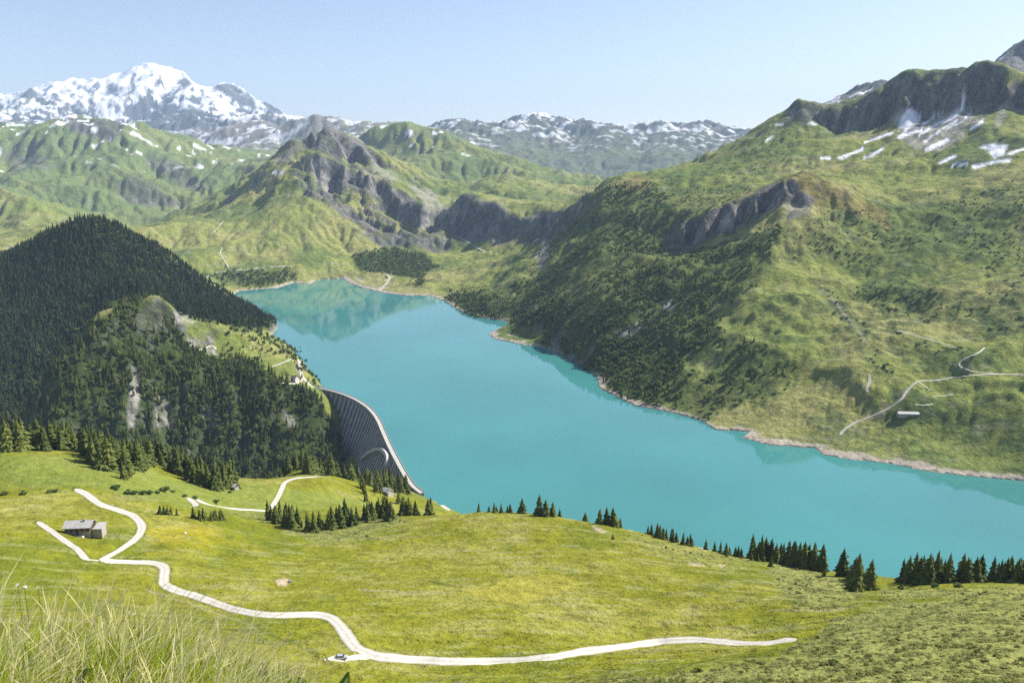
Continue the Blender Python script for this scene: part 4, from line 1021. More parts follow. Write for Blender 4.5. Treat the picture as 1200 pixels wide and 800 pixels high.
def scatter_group(name, protos):
    ng = bpy.data.node_groups.new(name, 'GeometryNodeTree')
    ng.interface.new_socket('Geometry', in_out='INPUT', socket_type='NodeSocketGeometry')
    ng.interface.new_socket('Geometry', in_out='OUTPUT', socket_type='NodeSocketGeometry')
    N = ng.nodes; L = ng.links
    gi = N.new('NodeGroupInput'); go = N.new('NodeGroupOutput')
    jn = N.new('GeometryNodeJoinGeometry')
    for p in protos:
        oi = N.new('GeometryNodeObjectInfo'); oi.inputs['Object'].default_value = p; oi.inputs['As Instance'].default_value = True
        L.new(oi.outputs['Geometry'], jn.inputs['Geometry'])
    ip = N.new('GeometryNodeInstanceOnPoints'); ip.inputs['Pick Instance'].default_value = True
    def attr(nm, ty):
        a = N.new('GeometryNodeInputNamedAttribute'); a.data_type = ty; a.inputs['Name'].default_value = nm
        return next(o for o in a.outputs if o.enabled)
    L.new(gi.outputs[0], ip.inputs['Points']); L.new(jn.outputs[0], ip.inputs['Instance'])
    L.new(attr('pick', 'INT'), ip.inputs['Instance Index'])
    er = N.new('FunctionNodeEulerToRotation') if hasattr(bpy.types, 'FunctionNodeEulerToRotation') else None
    rot = attr('turn', 'FLOAT_VECTOR')
    if er is not None:
        L.new(rot, er.inputs[0]); rot = er.outputs[0]
    L.new(rot, ip.inputs['Rotation']); L.new(attr('size', 'FLOAT_VECTOR'), ip.inputs['Scale'])
    L.new(ip.outputs[0], go.inputs[0])
    return ng
nprng = np.random.default_rng(5)
CELL = (R * (az[1] - az[0])) * (R * np.gradient(lr)[:, None])
def sample_cells(dens, cap=60000):
    """random ground points, dens = plants per square metre"""
    lam = (dens * CELL).astype(np.float64)
    tot = lam.sum()
    if tot > cap: lam *= cap / tot
    k = nprng.poisson(lam)
    i, j = np.nonzero(k); rep = k[i, j]
    i = np.repeat(i, rep).astype(float) + nprng.uniform(-.5, .5, rep.sum()); j = np.repeat(j, rep).astype(float) + nprng.uniform(-.5, .5, rep.sum())
    l = np.interp(i, np.arange(NR), lr); a = np.interp(j, np.arange(NA), az)
    x = np.exp(l) * np.sin(a); y = np.exp(l) * np.cos(a)
    return x, y
def scatter(name, label, protos, dens, h0, h1, wide=(.85, 1.2), sink=.03, cap=60000, drop=None):
    x, y = sample_cells(dens, cap)
    if drop is not None:
        kp = ~drop(x, y); x = x[kp]; y = y[kp]
    m = len(x)
    h = h0 + (h1 - h0) * nprng.beta(2.2, 2.2, m)
    z = ground(x, y) - sink * h
    me = bpy.data.meshes.new(name)
    me.vertices.add(m); me.vertices.foreach_set('co', np.stack([x, y, z], -1).astype(np.float32).ravel())
    a = me.attributes.new('pick', 'INT', 'POINT'); a.data.foreach_set('value', nprng.integers(0, len(protos), m).astype(np.int32))
    t = np.zeros((m, 3), np.float32); t[:, 2] = nprng.uniform(0, 6.283, m); t[:, 0] = nprng.normal(0, .03, m); t[:, 1] = nprng.normal(0, .03, m)
    a = me.attributes.new('turn', 'FLOAT_VECTOR', 'POINT'); a.data.foreach_set('vector', t.ravel())
    w = nprng.uniform(*wide, m) * h
    a = me.attributes.new('size', 'FLOAT_VECTOR', 'POINT'); a.data.foreach_set('vector', np.stack([w, w, h], -1).astype(np.float32).ravel())
    o = new_obj(name, me, kind='stuff', label=label)
    md = o.modifiers.new('scatter', 'NODES'); md.node_group = scatter_group(name, protos)
    print('scatter', name, m)
    return o
clump = smooth(-.25, .35, fbm(X, Y, 55, 3, 91) + .5 * fbm(X, Y, 20, 2, 92))
notcliff = 1 - .8 * smooth(1.6, 2.4, SL)
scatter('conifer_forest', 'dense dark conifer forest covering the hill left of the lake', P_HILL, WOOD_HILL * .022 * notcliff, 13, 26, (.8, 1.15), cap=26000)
scatter('conifer_forest', 'conifer wood on the steep knoll above the gorge', P_SPRUCE, WOOD_KNOB * .0150 * (.45 + .55 * clump) * (1 - SCREE) * (1 - .35 * smooth(1.6, 2.6, SL)), 10, 24, (.8, 1.15), cap=16000)
scatter('broadleaf_wood', 'pale broadleaf trees among the conifers of the gorge', P_BROAD, WOOD_KNOB * .006 * clump * (1 - SCREE) * smooth(1500, 1350, R) + WOOD_KNOB * .0055 * clump + WOOD_HILL * .0014 * clump, 8, 14, (.8, 1.2), cap=9000)
OPENW = pmask([(268, 383), (320, 386), (345, 410), (374, 452), (350, 446), (300, 426), (262, 419)], 1500, 2100, 4, 5)
scatter('broadleaf_wood', 'loose trees on the plateau beside the dam', P_BROAD + P_SPRUCE, OPENW * (1 - PLATEAU * .9) * .006 * (.3 + clump), 6, 13, (.7, 1.0), cap=2500)
scatter('broadleaf_wood', 'dark green woods on the mountain slope right of the lake', P_BROAD, (WOOD_R_DENSE * .0065 * (.1 + clump) + WOOD_R * .0040 * clump * smooth(-.3, .3, n4 + .2) + WOOD_SHORE * .006) * (1 - .9 * CRAG), 6, 14, (.85, 1.25), cap=26000)
scatter('conifer_forest', 'scattered conifers along the far lake shore', P_SPRUCE, (WOOD_R_DENSE * .0035 + WOOD_R * .0005 + WOOD_SHORE * .002) * (1 - .9 * CRAG), 10, 20, (.8, 1.1), cap=9000)
scatter('alder_scrub', 'low green alder scrub patches on the mountain slopes', P_BUSH, (SCRUB * .0042 + WOOD_R * .003) * (.3 + clump) * (1 - CRAG) * (1 - SNOW), 2.5, 6, (1.2, 2.2), cap=26000)

scatter('heath_shrubs', 'low grey green shrubs covering the near slope on the right', P_HEATH, HEATH * smooth(45, 70, R) * (.25 * smooth(260, 150, R) + .10) * (.12 + 1.1 * smooth(-.15, .30, n4 + .6 * n3)), .30, 1.15, (1.3, 2.4), .10, cap=30000)
M_SHRUB = leaf_mat('near shrub leaves', (.075, .105, .026), (.200, .215, .065), .4)
P_CLUMP = [proto('bush_form', far_broad('bush_form', s, 110, .7), M_SHRUB) for s in (41, 42, 43)]
scatter('shrub_clumps', 'darker knee high bushes in clumps on the near right slope', P_CLUMP, HEATH * smooth(60, 90, R) * .012 * smooth(.08, .32, n4 + .35 * n3), .7, 1.9, (1.1, 2.0), .10, cap=3500)

# ------------------------------------------------------------------ road sheets
def road_mat(name, var):
    m, nt, bs = nmat(name); L = nt.links
    at = nt.nodes.new('ShaderNodeAttribute'); at.attribute_name = 'Col'; ge = nt.nodes.new('ShaderNodeNewGeometry')
    nz = nt.nodes.new('ShaderNodeTexNoise'); nz.inputs['Scale'].default_value = .8; nz.inputs['Detail'].default_value = 6; L.new(ge.outputs['Position'], nz.inputs['Vector'])
    ma = nt.nodes.new('ShaderNodeMath'); ma.operation = 'MULTIPLY_ADD'; ma.inputs[1].default_value = var; ma.inputs[2].default_value = 1 - var / 2; L.new(nz.outputs['Fac'], ma.inputs[0])
    sc = nt.nodes.new('ShaderNodeVectorMath'); sc.operation = 'SCALE'; L.new(at.outputs['Color'], sc.inputs[0]); L.new(ma.outputs[0], sc.inputs['Scale']); L.new(sc.outputs[0], bs.inputs['Base Color'])
    bs.inputs['Roughness'].default_value = .95; bs.inputs['Specular IOR Level'].default_value = .1
    return m
M_GRAVEL = road_mat('pale gravel', .7); M_STONE = road_mat('stream stones', 1.6)
rrd = random.Random(4)
PROF = ((-1.15, (.25, .24, .12)), (-.95, (.40, .37, .28)), (-.75, (.50, .47, .42)), (-.45, (.54, .51, .46)), (-.12, (.45, .42, .35)), (.12, (.44, .42, .34)), (.45, (.54, .51, .46)), (.75, (.50, .47, .42)), (.95, (.39, .36, .27)), (1.15, (.24, .24, .11)))
for name, label, pts, half, lift, mk in ROADS:
    V = []; Fc = []; Cc = []
    m = len(pts); ph = rrd.uniform(0, 99); big = 2.6 if mk == 'stone' else 1.0
    for i, p in enumerate(pts):
        t = (pts[min(i + 1, m - 1)] - pts[max(i - 1, 0)]); t.z = 0; t.normalize()
        s = Vector((t.y, -t.x, 0))
        wl = half * (1 + .07 * big * (math.sin(i * .31 + ph) * .7 + math.sin(i * .83 + ph * 2) * .5 + rrd.gauss(0, .35))); wr = half * (1 + .07 * big * (math.sin(i * .27 + ph * 3) * .7 + math.sin(i * .71 + ph) * .5 + rrd.gauss(0, .35)))
        taper = min(1, (i + .6) / 2.5, (m - i - .4) / 2.5)
        for f, c in PROF:
            o = f * (wl if f < 0 else wr) * taper
            x, y = p.x + s.x * o, p.y + s.y * o
            g = float(ground(x, y))
            V.append((x, y, max(g, p.z - .3) + lift * (1.0 if abs(f) < 1 else .2)))
            w = rrd.uniform(.92, 1.08); Cc.append([min(.6, q * w * (.78 if mk == 'stone' else 1)) for q in c])
    k = len(PROF)
    for i in range(m - 1):
        for j in range(k - 1):
            a = i * k + j; Fc.append((a, a + k, a + k + 1, a + 1))
    me = raw_mesh(name, V, Fc, True)
    if me.polygons and me.polygons[len(me.polygons) // 2].normal.z < 0:
        me.flip_normals()
    set_color(me, np.array(Cc, np.float32))
    new_obj(name, me, M_GRAVEL if mk == 'gravel' else M_STONE, kind='structure', label=label)

# ------------------------------------------------------------------ dam
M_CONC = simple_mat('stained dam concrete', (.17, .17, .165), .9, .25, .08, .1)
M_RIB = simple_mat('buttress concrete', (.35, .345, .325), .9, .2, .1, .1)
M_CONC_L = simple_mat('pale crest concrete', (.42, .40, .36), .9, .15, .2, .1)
def resample(P, st):
    P = [Vector((x, y, 0)) for x, y in P]
    cum = [0]
    for a, b in zip(P[:-1], P[1:]): cum.append(cum[-1] + (b - a).length)
    n_ = int(cum[-1] / st); out = []
    for k in range(n_ + 1):
        s = cum[-1] * k / n_
        i = max(0, min(len(P) - 2, int(np.searchsorted(cum, s, side='right')) - 1))
        out.append(P[i].lerp(P[i + 1], (s - cum[i]) / max(1e-6, cum[i + 1] - cum[i])))
    for _ in range(4):
        out = [out[0]] + [(out[i - 1] + out[i] * 2 + out[i + 1]) / 4 for i in range(1, len(out) - 1)] + [out[-1]]
    return out
DC = resample([(p.x, p.y) for p in catmull(dam_xy, 8)], 4.0)
DN = []
for i in range(len(DC)):
    t = DC[min(i + 1, len(DC) - 1)] - DC[max(i - 1, 0)]; t.normalize()
    DN.append(Vector((t.y, -t.x, 0)))        # candidate downstream normal
if (DN[len(DN) // 2]).dot(Vector((-.887, -.463, 0))) < 0: DN = [-v for v in DN]
dam = bpy.data.objects.new('dam', None); COL.objects.link(dam); dam.location = (DC[len(DC) // 2].x, DC[len(DC) // 2].y, 0)
dam['label'] = 'grey concrete dam with ribbed buttresses and curved crest holding the lake'; dam['category'] = 'dam'
DORG = Vector(dam.location)
def dpart(name, V, Fc, mat, parent=dam, **kw):
    return new_obj(name, raw_mesh(name, [v - DORG for v in V], Fc), mat, parent, **kw)
def sweep(prof, i0=0, i1=None):
    """closed section (downstream offset, z) swept along the crest"""
    i1 = len(DC) if i1 is None else i1
    V = []; Fc = []; k = len(prof)
    for i in range(i0, i1):
        for d, z in prof: V.append(DC[i] + DN[i] * d + Vector((0, 0, z)))
    for i in range(i1 - i0 - 1):
        for j in range(k):
            a = i * k + j; b = i * k + (j + 1) % k
            Fc.append((a, b, b + k, a + k))
    Fc.append(tuple(range(k - 1, -1, -1))); Fc.append(tuple(range((i1 - i0 - 1) * k, (i1 - i0) * k)))
    return V, Fc
BAT, REC = .42, 17.0
dpart('crest_road', *sweep([(-4.2, 4.6), (4.2, 4.6), (4.2, 6.0), (-4.2, 6.0)]), M_CONC_L)
dpart('parapet', *sweep([(-4.1, 6.0), (-3.6, 6.0), (-3.6, 7.1), (-4.1, 7.1)]), M_CONC_L)
dpart('parapet', *sweep([(3.6, 6.0), (4.1, 6.0), (4.1, 7.1), (3.6, 7.1)]), M_CONC_L)
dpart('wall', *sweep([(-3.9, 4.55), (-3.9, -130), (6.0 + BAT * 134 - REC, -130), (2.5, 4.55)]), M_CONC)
nb = 0
for i in range(3, len(DC) - 4, 4):
    V = []
    t = (DC[i + 1] - DC[i - 1]).normalized() * 2.6
    for sgn in (-1, 1):
        for d, z in ((1.0, 4.5), (4.6, 4.5), (5.2, -1.0), (6.0 + BAT * 134, -130), (20.0, -130)):
            V.append(DC[i] + DN[i] * d + t * sgn + Vector((0, 0, z)))
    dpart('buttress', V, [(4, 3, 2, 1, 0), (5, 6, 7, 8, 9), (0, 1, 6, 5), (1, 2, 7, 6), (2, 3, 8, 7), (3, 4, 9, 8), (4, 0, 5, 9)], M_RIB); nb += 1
# the great arch on the downstream face
def face_pt(s, depth, out=0.0):
    i = int(np.clip(s, 0, len(DC) - 1.001)); f = s - i
    p = DC[i].lerp(DC[min(i + 1, len(DC) - 1)], f); nn = DN[i].lerp(DN[min(i + 1, len(DN) - 1)], f)
    return p + nn * (6.0 + BAT * (depth - 1) + out) + Vector((0, 0, 5 - depth))
def face_solve(px, py):
    dp = np.arange(4, 130, 1.0); best = (1e9, 0, 0)
    for s in np.arange(0, len(DC) - 1, .5):
        p = face_pt(s, 0.0); q = face_pt(s, 100.0); w = dp / 100.0
        u, v = world_px(p.x + (q.x - p.x) * w, p.y + (q.y - p.y) * w, p.z + (q.z - p.z) * w)
        e = (u - px) ** 2 + (v - py) ** 2; k = int(np.argmin(e))
        if e[k] < best[0]: best = (float(e[k]), float(s), float(dp[k]))
    return best
arch_ctrl = [face_solve(*p)[1:] for p in [(426, 537), (437, 529), (447, 525.5), (454, 528), (457, 536), (455, 547)]]
AP = catmull(arch_ctrl, 2.0)
V = []; Fc = []
for i, p in enumerate(AP):
    a = AP[max(0, i - 1)]; b = AP[min(len(AP) - 1, i + 1)]
    A3 = face_pt(a.x, a.y); B3 = face_pt(b.x, b.y); c = face_pt(p.x, p.y, 4.0)
    t = (B3 - A3).normalized(); j = int(np.clip(p.x, 0, len(DN) - 1))
    fn = (DN[j] + Vector((0, 0, BAT))).normalized(); s = fn.cross(t).normalized()
    for u, w in ((-2.6, -9), (2.6, -9), (2.6, 2), (-2.6, 2)):
        V.append(c + s * u + fn * w)
for i in range(len(AP) - 1):
    for j in range(4):
        a = i * 4 + j; b = i * 4 + (j + 1) % 4
        Fc.append((a, b, b + 4, a + 4))
Fc += [(3, 2, 1, 0), tuple(range(len(V) - 4, len(V)))]
dpart('arch', V, Fc, M_CONC_L)
print('dam buttresses', nb, 'arch', arch_ctrl)

# ------------------------------------------------------------------ spruces near enough to pick apart
def spruce_crown(name, seed):
    rd = random.Random(seed); V = []; Fc = []
    levels = rd.choice((14, 16, 18)); slim = rd.uniform(.8, 1.15); lop = rd.uniform(0, 6.28)
    for k in range(levels):
        f = k / (levels - 1)
        zc = .07 + .86 * f
        rad = (.215 * (1 - f) ** .72 + .014) * rd.uniform(.74, 1.16)
        nbr = max(5, int(11 - 6 * f)); o = rd.uniform(0, 6.28)
        for b in range(nbr):
            a = o + (b + rd.uniform(-.25, .25)) * 2 * math.pi / nbr
            q = rad * slim * rd.uniform(.45, 1.3) * (1 + .18 * math.cos(a - lop)); dx, dy = math.cos(a), math.sin(a); tx, ty = -dy, dx
            w = q * .34 + .008; droop = q * rd.uniform(.30, .60); lift = .05 * (1 - f) + .02
            i0 = len(V)
            V += [(dx * .01, dy * .01, zc + lift), (dx * q * .45 + tx * w, dy * q * .45 + ty * w, zc + lift * .3 - droop * .45), (dx * q, dy * q, zc - droop * .75),
                  (dx * q * .45 - tx * w, dy * q * .45 - ty * w, zc + lift * .3 - droop * .45), (dx * q * .55, dy * q * .55, zc + lift * .75 - droop * .15),
                  (dx * q * .5, dy * q * .5, zc - droop * .95 - .012)]
            Fc += [(i0, i0 + 1, i0 + 4), (i0, i0 + 4, i0 + 3), (i0 + 4, i0 + 1, i0 + 2), (i0 + 4, i0 + 2, i0 + 3), (i0 + 1, i0 + 5, i0 + 2), (i0 + 3, i0 + 2, i0 + 5)]
    i0 = len(V); nseg = 7
    for zb, q in ((.08, .11), (.45, .075), (.80, .028)):
        for i in range(nseg):
            a = i * 6.283 / nseg; V.append((q * rd.uniform(.8, 1.2) * math.cos(a), q * rd.uniform(.8, 1.2) * math.sin(a), zb))
    V.append((0, 0, 1.0))
    for r_ in range(2):
        for i in range(nseg):
            a = i0 + r_ * nseg + i; b = i0 + r_ * nseg + (i + 1) % nseg; Fc.append((a, b, b + nseg, a + nseg))
    for i in range(nseg): Fc.append((i0 + 2 * nseg + i, i0 + 2 * nseg + (i + 1) % nseg, i0 + 3 * nseg))
    me = raw_mesh(name, V, Fc); me.materials.append(M_SPRUCE); return me
def spruce_trunk(name):
    V = []; Fc = []
    for z, q in ((-.06, .020), (.12, .016), (.6, .007)):
        for i in range(6): V.append((q * math.cos(i * 1.0472), q * math.sin(i * 1.0472), z))
    for r_ in range(2):
        for i in range(6):
            a = r_ * 6 + i; b = r_ * 6 + (i + 1) % 6; Fc.append((a, b, b + 6, a + 6))
    me = raw_mesh(name, V, Fc); me.materials.append(M_BARK); return me
CROWNS = [spruce_crown('crown', 100 + s) for s in range(9)]; TRUNK = spruce_trunk('trunk')
trd = random.Random(77)
TREE_XY = []
def spruce(x, y, h, label, group=None, wide=1.0):
    o = bpy.data.objects.new('spruce_tree', None); COL.objects.link(o)
    o.empty_display_size = .1
    o.location = (x, y, float(ground(x, y)) - .02 * h); o.scale = (h * wide, h * wide, h); o.rotation_euler = (trd.gauss(0, .02), trd.gauss(0, .02), trd.uniform(0, 6.28))
    o['label'] = label; o['category'] = 'tree'
    if group: o['group'] = group
    c = bpy.data.objects.new('crown', trd.choice(CROWNS)); COL.objects.link(c); c.parent = o
    t = bpy.data.objects.new('trunk', TRUNK); COL.objects.link(t); t.parent = o
    TREE_XY.append((x, y)); return o
def crest_pt(px, r0, r1):
    """the ground that forms the near skyline in this direction"""
    a, _ = px_dir(px, 600); z = col_profile(float(a)); k0, k1 = np.searchsorted(RR, r0), np.searchsorted(RR, r1)
    k = k0 + int(np.argmin((CAMZ - z[k0:k1]) / RR[k0:k1])); return Vector((RR[k] * math.sin(a), RR[k] * math.cos(a), z[k]))
def near_hit(px, py, r0, r1):
    h = hit(px, py, r0)
    if h is None or math.hypot(h.x, h.y) > r1: h = crest_pt(px, r0, r1)
    return h
ORD = 'first second third fourth fifth sixth seventh eighth ninth tenth eleventh twelfth thirteenth fourteenth fifteenth sixteenth seventeenth eighteenth nineteenth twentieth twenty-first twenty-second twenty-third twenty-fourth twenty-fifth twenty-sixth'.split()
def belt(line, count, depth, h0, h1, label, group, rmin, rmax, wide=(.9, 1.2), mind=3.0):
    """trees along a line of ground pixels, spreading away from the viewer"""
    got = []; L = [Vector((a, b, 0)) for a, b in line]; tries = 0
    while len(got) < count and tries < 5000:
        tries += 1
        k = trd.randrange(len(L) - 1); p = L[k].lerp(L[k + 1], trd.random())
        h = near_hit(p.x, p.y, rmin, rmax)
        r = math.hypot(h.x, h.y); q = (r + trd.uniform(0, depth) * trd.uniform(.3, 1)) / r
        x, y = h.x * q, h.y * q
        if any((x - a) ** 2 + (y - b) ** 2 < mind ** 2 for a, b in got): continue
        got.append((x, y))
    got.sort(key=lambda q: math.atan2(q[0], q[1]))
    for k, (x, y) in enumerate(got):
        lb = label.format(ORD[k]) if '{}' in label else label
        spruce(x, y, trd.uniform(h0, h1), lb, group, trd.uniform(*wide))
    return len(got)
cnt = 0
cnt += belt([(-6, 531), (20, 530), (45, 527)], 16, 60, 22, 30, '{} spruce from the left in the stand at the upper left picture edge', 'spruce stand at the left edge', 560, 760)
cnt += belt([(45, 529), (70, 528), (95, 527), (110, 545), (125, 553), (150, 556), (168, 548)], 50, 60, 22, 31, 'spruce in the dense dark stand above the back meadow left of the cliff', 'spruce stand above the back meadow', 600, 780)
cnt += belt([(172, 545), (195, 549), (215, 560), (235, 570), (255, 575), (285, 572)], 42, 60, 19, 28, 'spruce in the stand below the shaded cliff, right of the meadow gap', 'spruce stand below the cliff', 600, 820)
for px, py, h, lb in [(145, 561, 15, 'small spruce standing alone in front of the dark stand above the back meadow'), (152, 558, 10, 'low young spruce beside the lone spruce on the back meadow')]:
    g = near_hit(px, py, 560, 760); spruce(g.x, g.y, h, lb); cnt += 1
cnt += belt([(330, 548), (360, 556), (390, 553), (415, 562), (440, 572), (465, 578), (478, 575)], 58, 80, 21, 31, 'dark spruce in the stand between the lane and the dam', 'spruce stand beside the dam', 700, 980)
cnt += belt([(312, 610), (335, 618), (350, 622), (372, 624), (392, 620), (412, 616), (440, 609), (455, 606)], 46, 30, 14, 22, 'spruce in the belt along the dip behind the near meadow', 'spruce belt behind the near meadow', 480, 700)
cnt += belt([(470, 604), (485, 603), (500, 602), (508, 601)], 11, 20, 14, 20, '{} spruce from the left in the clump above the right dam end', 'spruce clump above the dam end', 480, 660)
for px, py, h, lb in [(459, 609, 19, 'broad dark spruce standing forward at the right end of the tree belt'), (612, 601, 14, 'conical spruce alone on the meadow crest, left of the tall clump'), (632, 604, 19, 'tallest spruce of the clump on top of the meadow crest'),
                      (640, 605, 15.5, 'spruce on the right of the tall clump on the meadow crest'), (648, 605, 14, 'broad spruce at the right side of the crest clump'), (656, 605, 8, 'short spruce at the far right of the crest clump'),
                      (686, 608, 9, 'small slender spruce between the two crest clumps'), (703, 613, 14, 'left spruce of the second crest clump'), (711, 614, 16, 'middle spruce of the second crest clump'), (719, 614, 17, 'tall right spruce of the second crest clump'), (727, 615, 9, 'low spruce at the right foot of the second crest clump'),
                      (718, 632, 5, 'tiny round spruce alone on the slope below the second crest clump'), (851, 652, 5, 'tiny dark spruce on the slope right of the crest'), (880, 656, 6.5, 'left of three small spruces below the tall row'), (888, 657, 6.5, 'middle of three small spruces below the tall row'), (895, 658, 5.5, 'right of three small spruces below the tall row'),
                      (903, 664, 9, 'small cone shaped spruce below the tall row on the right'), (952, 667, 7, 'small bushy spruce on the shrub slope'), (966, 675, 6, 'little dark spruce lower on the shrub slope'), (1003, 693, 18, 'left of the two big dark spruces standing close together'), (1019, 691, 20, 'right of the two big dark spruces standing close together')]:
    g = near_hit(px, py, 330, 640)
    spruce(g.x, g.y, h, lb, None, 1.2); cnt += 1
cnt += belt([(560, 600), (575, 600), (598, 601)], 7, 8, 6, 10, '{} low spruce from the left in the short row on the crest', 'low spruces on the crest', 450, 640)
cnt += belt([(755, 624), (775, 632), (800, 638), (830, 645), (860, 652), (872, 654)], 26, 14, 7, 13, '{} spruce from the left in the row along the falling crest line', 'spruce row along the crest', 430, 600)
cnt += belt([(878, 654), (895, 657), (915, 661), (940, 667), (965, 671)], 20, 14, 15, 22, '{} tall dark spruce from the left in the row against the lake', 'tall spruce row against the lake', 420, 570, (1.0, 1.3))
cnt += belt([(985, 675), (1000, 680), (1010, 684)], 5, 12, 14, 20, '{} dense spruce from the left at the right end of the tall row', 'spruces at the end of the tall row', 400, 540, (1.1, 1.4))
cnt += belt([(1055, 684), (1080, 684), (1110, 683), (1150, 682), (1200, 682), (1235, 682)], 46, 30, 13, 21, 'spruce in the long stand along the right edge above the lake', 'spruce stand at the right edge', 400, 520, (.95, 1.3))
cnt += belt([(188, 603), (196, 603), (208, 604)], 5, 6, 6, 9, '{} small spruce from the left in the little group behind the meadow hump', 'small spruces behind the hump', 480, 680)
cnt += belt([(224, 609), (240, 610), (262, 610)], 10, 8, 5, 10, '{} small spruce from the left in the short hedge behind the near meadow', 'small spruces behind the near meadow', 460, 680)
print('near spruces', cnt)
scatter('conifer_forest', 'conifers filling the far side of the gorge below the meadow', P_SPRUCE,
        smooth(760, 800, R) * (1 - smooth(1120, 1200, R)) * (PXG < 470) * smooth(120, 40, Z) * .007 * (PXG > -60), 14, 24, cap=2500)

# ------------------------------------------------------------------ buildings, car, boulders, bushes
M_ROOF = simple_mat('weathered metal roof', (.40, .39, .37), .6, .18, .6, .3)
M_ROOFD = simple_mat('dark shingle roof', (.13, .115, .10), .85, .25, 1.5)
M_WOOD = simple_mat('dark weathered timber', (.085, .055, .036), .85, .3, 2.5)
M_PLASTER = simple_mat('pale rendered wall', (.55, .51, .45), .9, .12, .8)
M_MASON = simple_mat('rubble masonry', (.34, .31, .27), .9, .3, 1.6)
M_GLASS = simple_mat('window glass', (.03, .04, .05), .15, .2, 1.0, .5)
M_ROCK = simple_mat('pale boulder', (.44, .42, .39), .9, .25, 1.2, .15, .5)
M_ROCKD = simple_mat('grey boulder', (.16, .165, .17), .9, .25, 1.2, .15, .5)
def bxv(x0, x1, y0, y1, z0, z1, V, Fc):
    i = len(V)
    V += [(x, y, z) for z in (z0, z1) for y in (y0, y1) for x in (x0, x1)]
    Fc += [tuple(i + k for k in f) for f in ((0, 2, 3, 1), (4, 5, 7, 6), (0, 1, 5, 4), (2, 6, 7, 3), (0, 4, 6, 2), (1, 3, 7, 5))]
def box_part(name, parent, mat, *dims):
    V = []; Fc = []; bxv(*dims, V, Fc)
    return new_obj(name, raw_mesh(name, V, Fc), mat, parent)
def poly_prism(name, parent, mat, prof, x0, x1):
    """section in y-z drawn along x"""
    k = len(prof); V = [(x0, y, z) for y, z in prof] + [(x1, y, z) for y, z in prof]
    Fc = [(j, (j + 1) % k, (j + 1) % k + k, j + k) for j in range(k)] + [tuple(range(k - 1, -1, -1)), tuple(range(k, 2 * k))]
    me = raw_mesh(name, V, Fc)
    import bmesh
    b = bmesh.new(); b.from_mesh(me); bmesh.ops.recalc_face_normals(b, faces=b.faces); b.to_mesh(me); b.free()
    return new_obj(name, me, mat, parent)
def thing(name, label, cat, loc, rz=0.0, group=None):
    o = bpy.data.objects.new(name, None); COL.objects.link(o); o.location = loc; o.rotation_euler = (0, 0, rz); o.empty_display_size = .1
    o['label'] = label; o['category'] = cat
    if group: o['group'] = group
    return o
def house(name, label, cat, loc, rz, L, D, H, rise, roofm, wallm, upm, base=.45, windows=3, over=.7, chimney=True, foot=3.0):
    t = thing(name, label, cat, loc, rz)
    hb = H * base
    box_part('wall', t, wallm, -L / 2, L / 2, -D / 2, D / 2, -foot, hb)
    poly_prism('upper_wall', t, upm, [(-D / 2 - .04, hb), (D / 2 + .04, hb), (D / 2 + .04, H), (0, H + rise), (-D / 2 - .04, H)], -L / 2 - .04, L / 2 + .04)
    sl = rise / (D / 2); e = D / 2 + over; th = .28
    r = poly_prism('roof', t, roofm, [(-e, H - over * sl), (0, H + rise + .02), (e, H - over * sl), (e, H - over * sl + th), (0, H + rise + th + .05), (-e, H - over * sl + th)], -L / 2 - over, L / 2 + over)
    if chimney:
        V = []; Fc = []; bxv(L * .18, L * .18 + .9, -.9, 0, H + rise * .6, H + rise + 1.3, V, Fc); new_obj('chimney', raw_mesh('chimney', V, Fc), M_MASON, r)
    for k in range(windows):
        x = -L / 2 + L * (k + .7) / (windows + .6)
        w = box_part('window', t, M_PLASTER, x - .62, x + .62, -D / 2 - .13, -D / 2 - .02, hb + H * .10, hb + H * .10 + 1.15)
        V = []; Fc = []; bxv(x - .48, x + .48, -D / 2 - .17, -D / 2 - .10, hb + H * .10 + .14, hb + H * .10 + 1.01, V, Fc); new_obj('pane', raw_mesh('pane', V, Fc), M_GLASS, w)
    d = box_part('door', t, M_WOOD, -.6, .6, -D / 2 - .10, -D / 2 + .02, 0, min(2.05, hb - .05))
    return t
def on(px, py, rmin, rmax=None):
    return near_hit(px, py, rmin, rmax or 1e5)
p = on(89, 627, 350, 640)
ch = house('chalet', 'long alpine chalet with pale roof and dark timber front beside the gravel drive', 'chalet', (p.x + .5, p.y + 4.5, p.z), math.radians(5), 13.4, 8.5, 4.9, 2.0, M_ROOF, M_MASON, M_WOOD, .42, 4, 1.1)
box_part('annex_wall', ch, M_MASON, 7.1, 12.5, -2.5, 3.6, -3, 2.6)
poly_prism('annex_roof', ch, M_ROOF, [(-3.3, 2.65), (4.2, 3.55), (4.2, 3.78), (-3.3, 2.88)], 7.85, 13.2)
box_part('terrace', ch, M_PLASTER, -4.5, 4.0, -7.4, -4.8, -3, .18)
p = on(272, 573, 640, 900)
house('hut', 'small stone hut with grey roof on the lower meadow by the lane bend', 'hut', (p.x, p.y + 2, p.z), math.radians(-18), 8.5, 6, 3.0, 1.6, M_ROOF, M_MASON, M_WOOD, .6, 1, .5, False)
p = on(454, 580, 700, 1050)
house('house', 'white walled house with grey roof among the spruces at the dam end', 'house', (p.x, p.y + 2, p.z), math.radians(-40), 11, 8, 5.2, 2.2, M_ROOF, M_PLASTER, M_PLASTER, .5, 2, .8)
p = on(1065, 487, 1250, 1800)
house('barn', 'long low barn with pale roof on the hillside above the right shore', 'barn', (p.x, p.y + 4, p.z), math.radians(-4), 33, 10, 3.6, 2.2, M_ROOF, M_MASON, M_MASON, .55, 6, .8, False, 4)
p = on(343, 446, 1450, 1900)
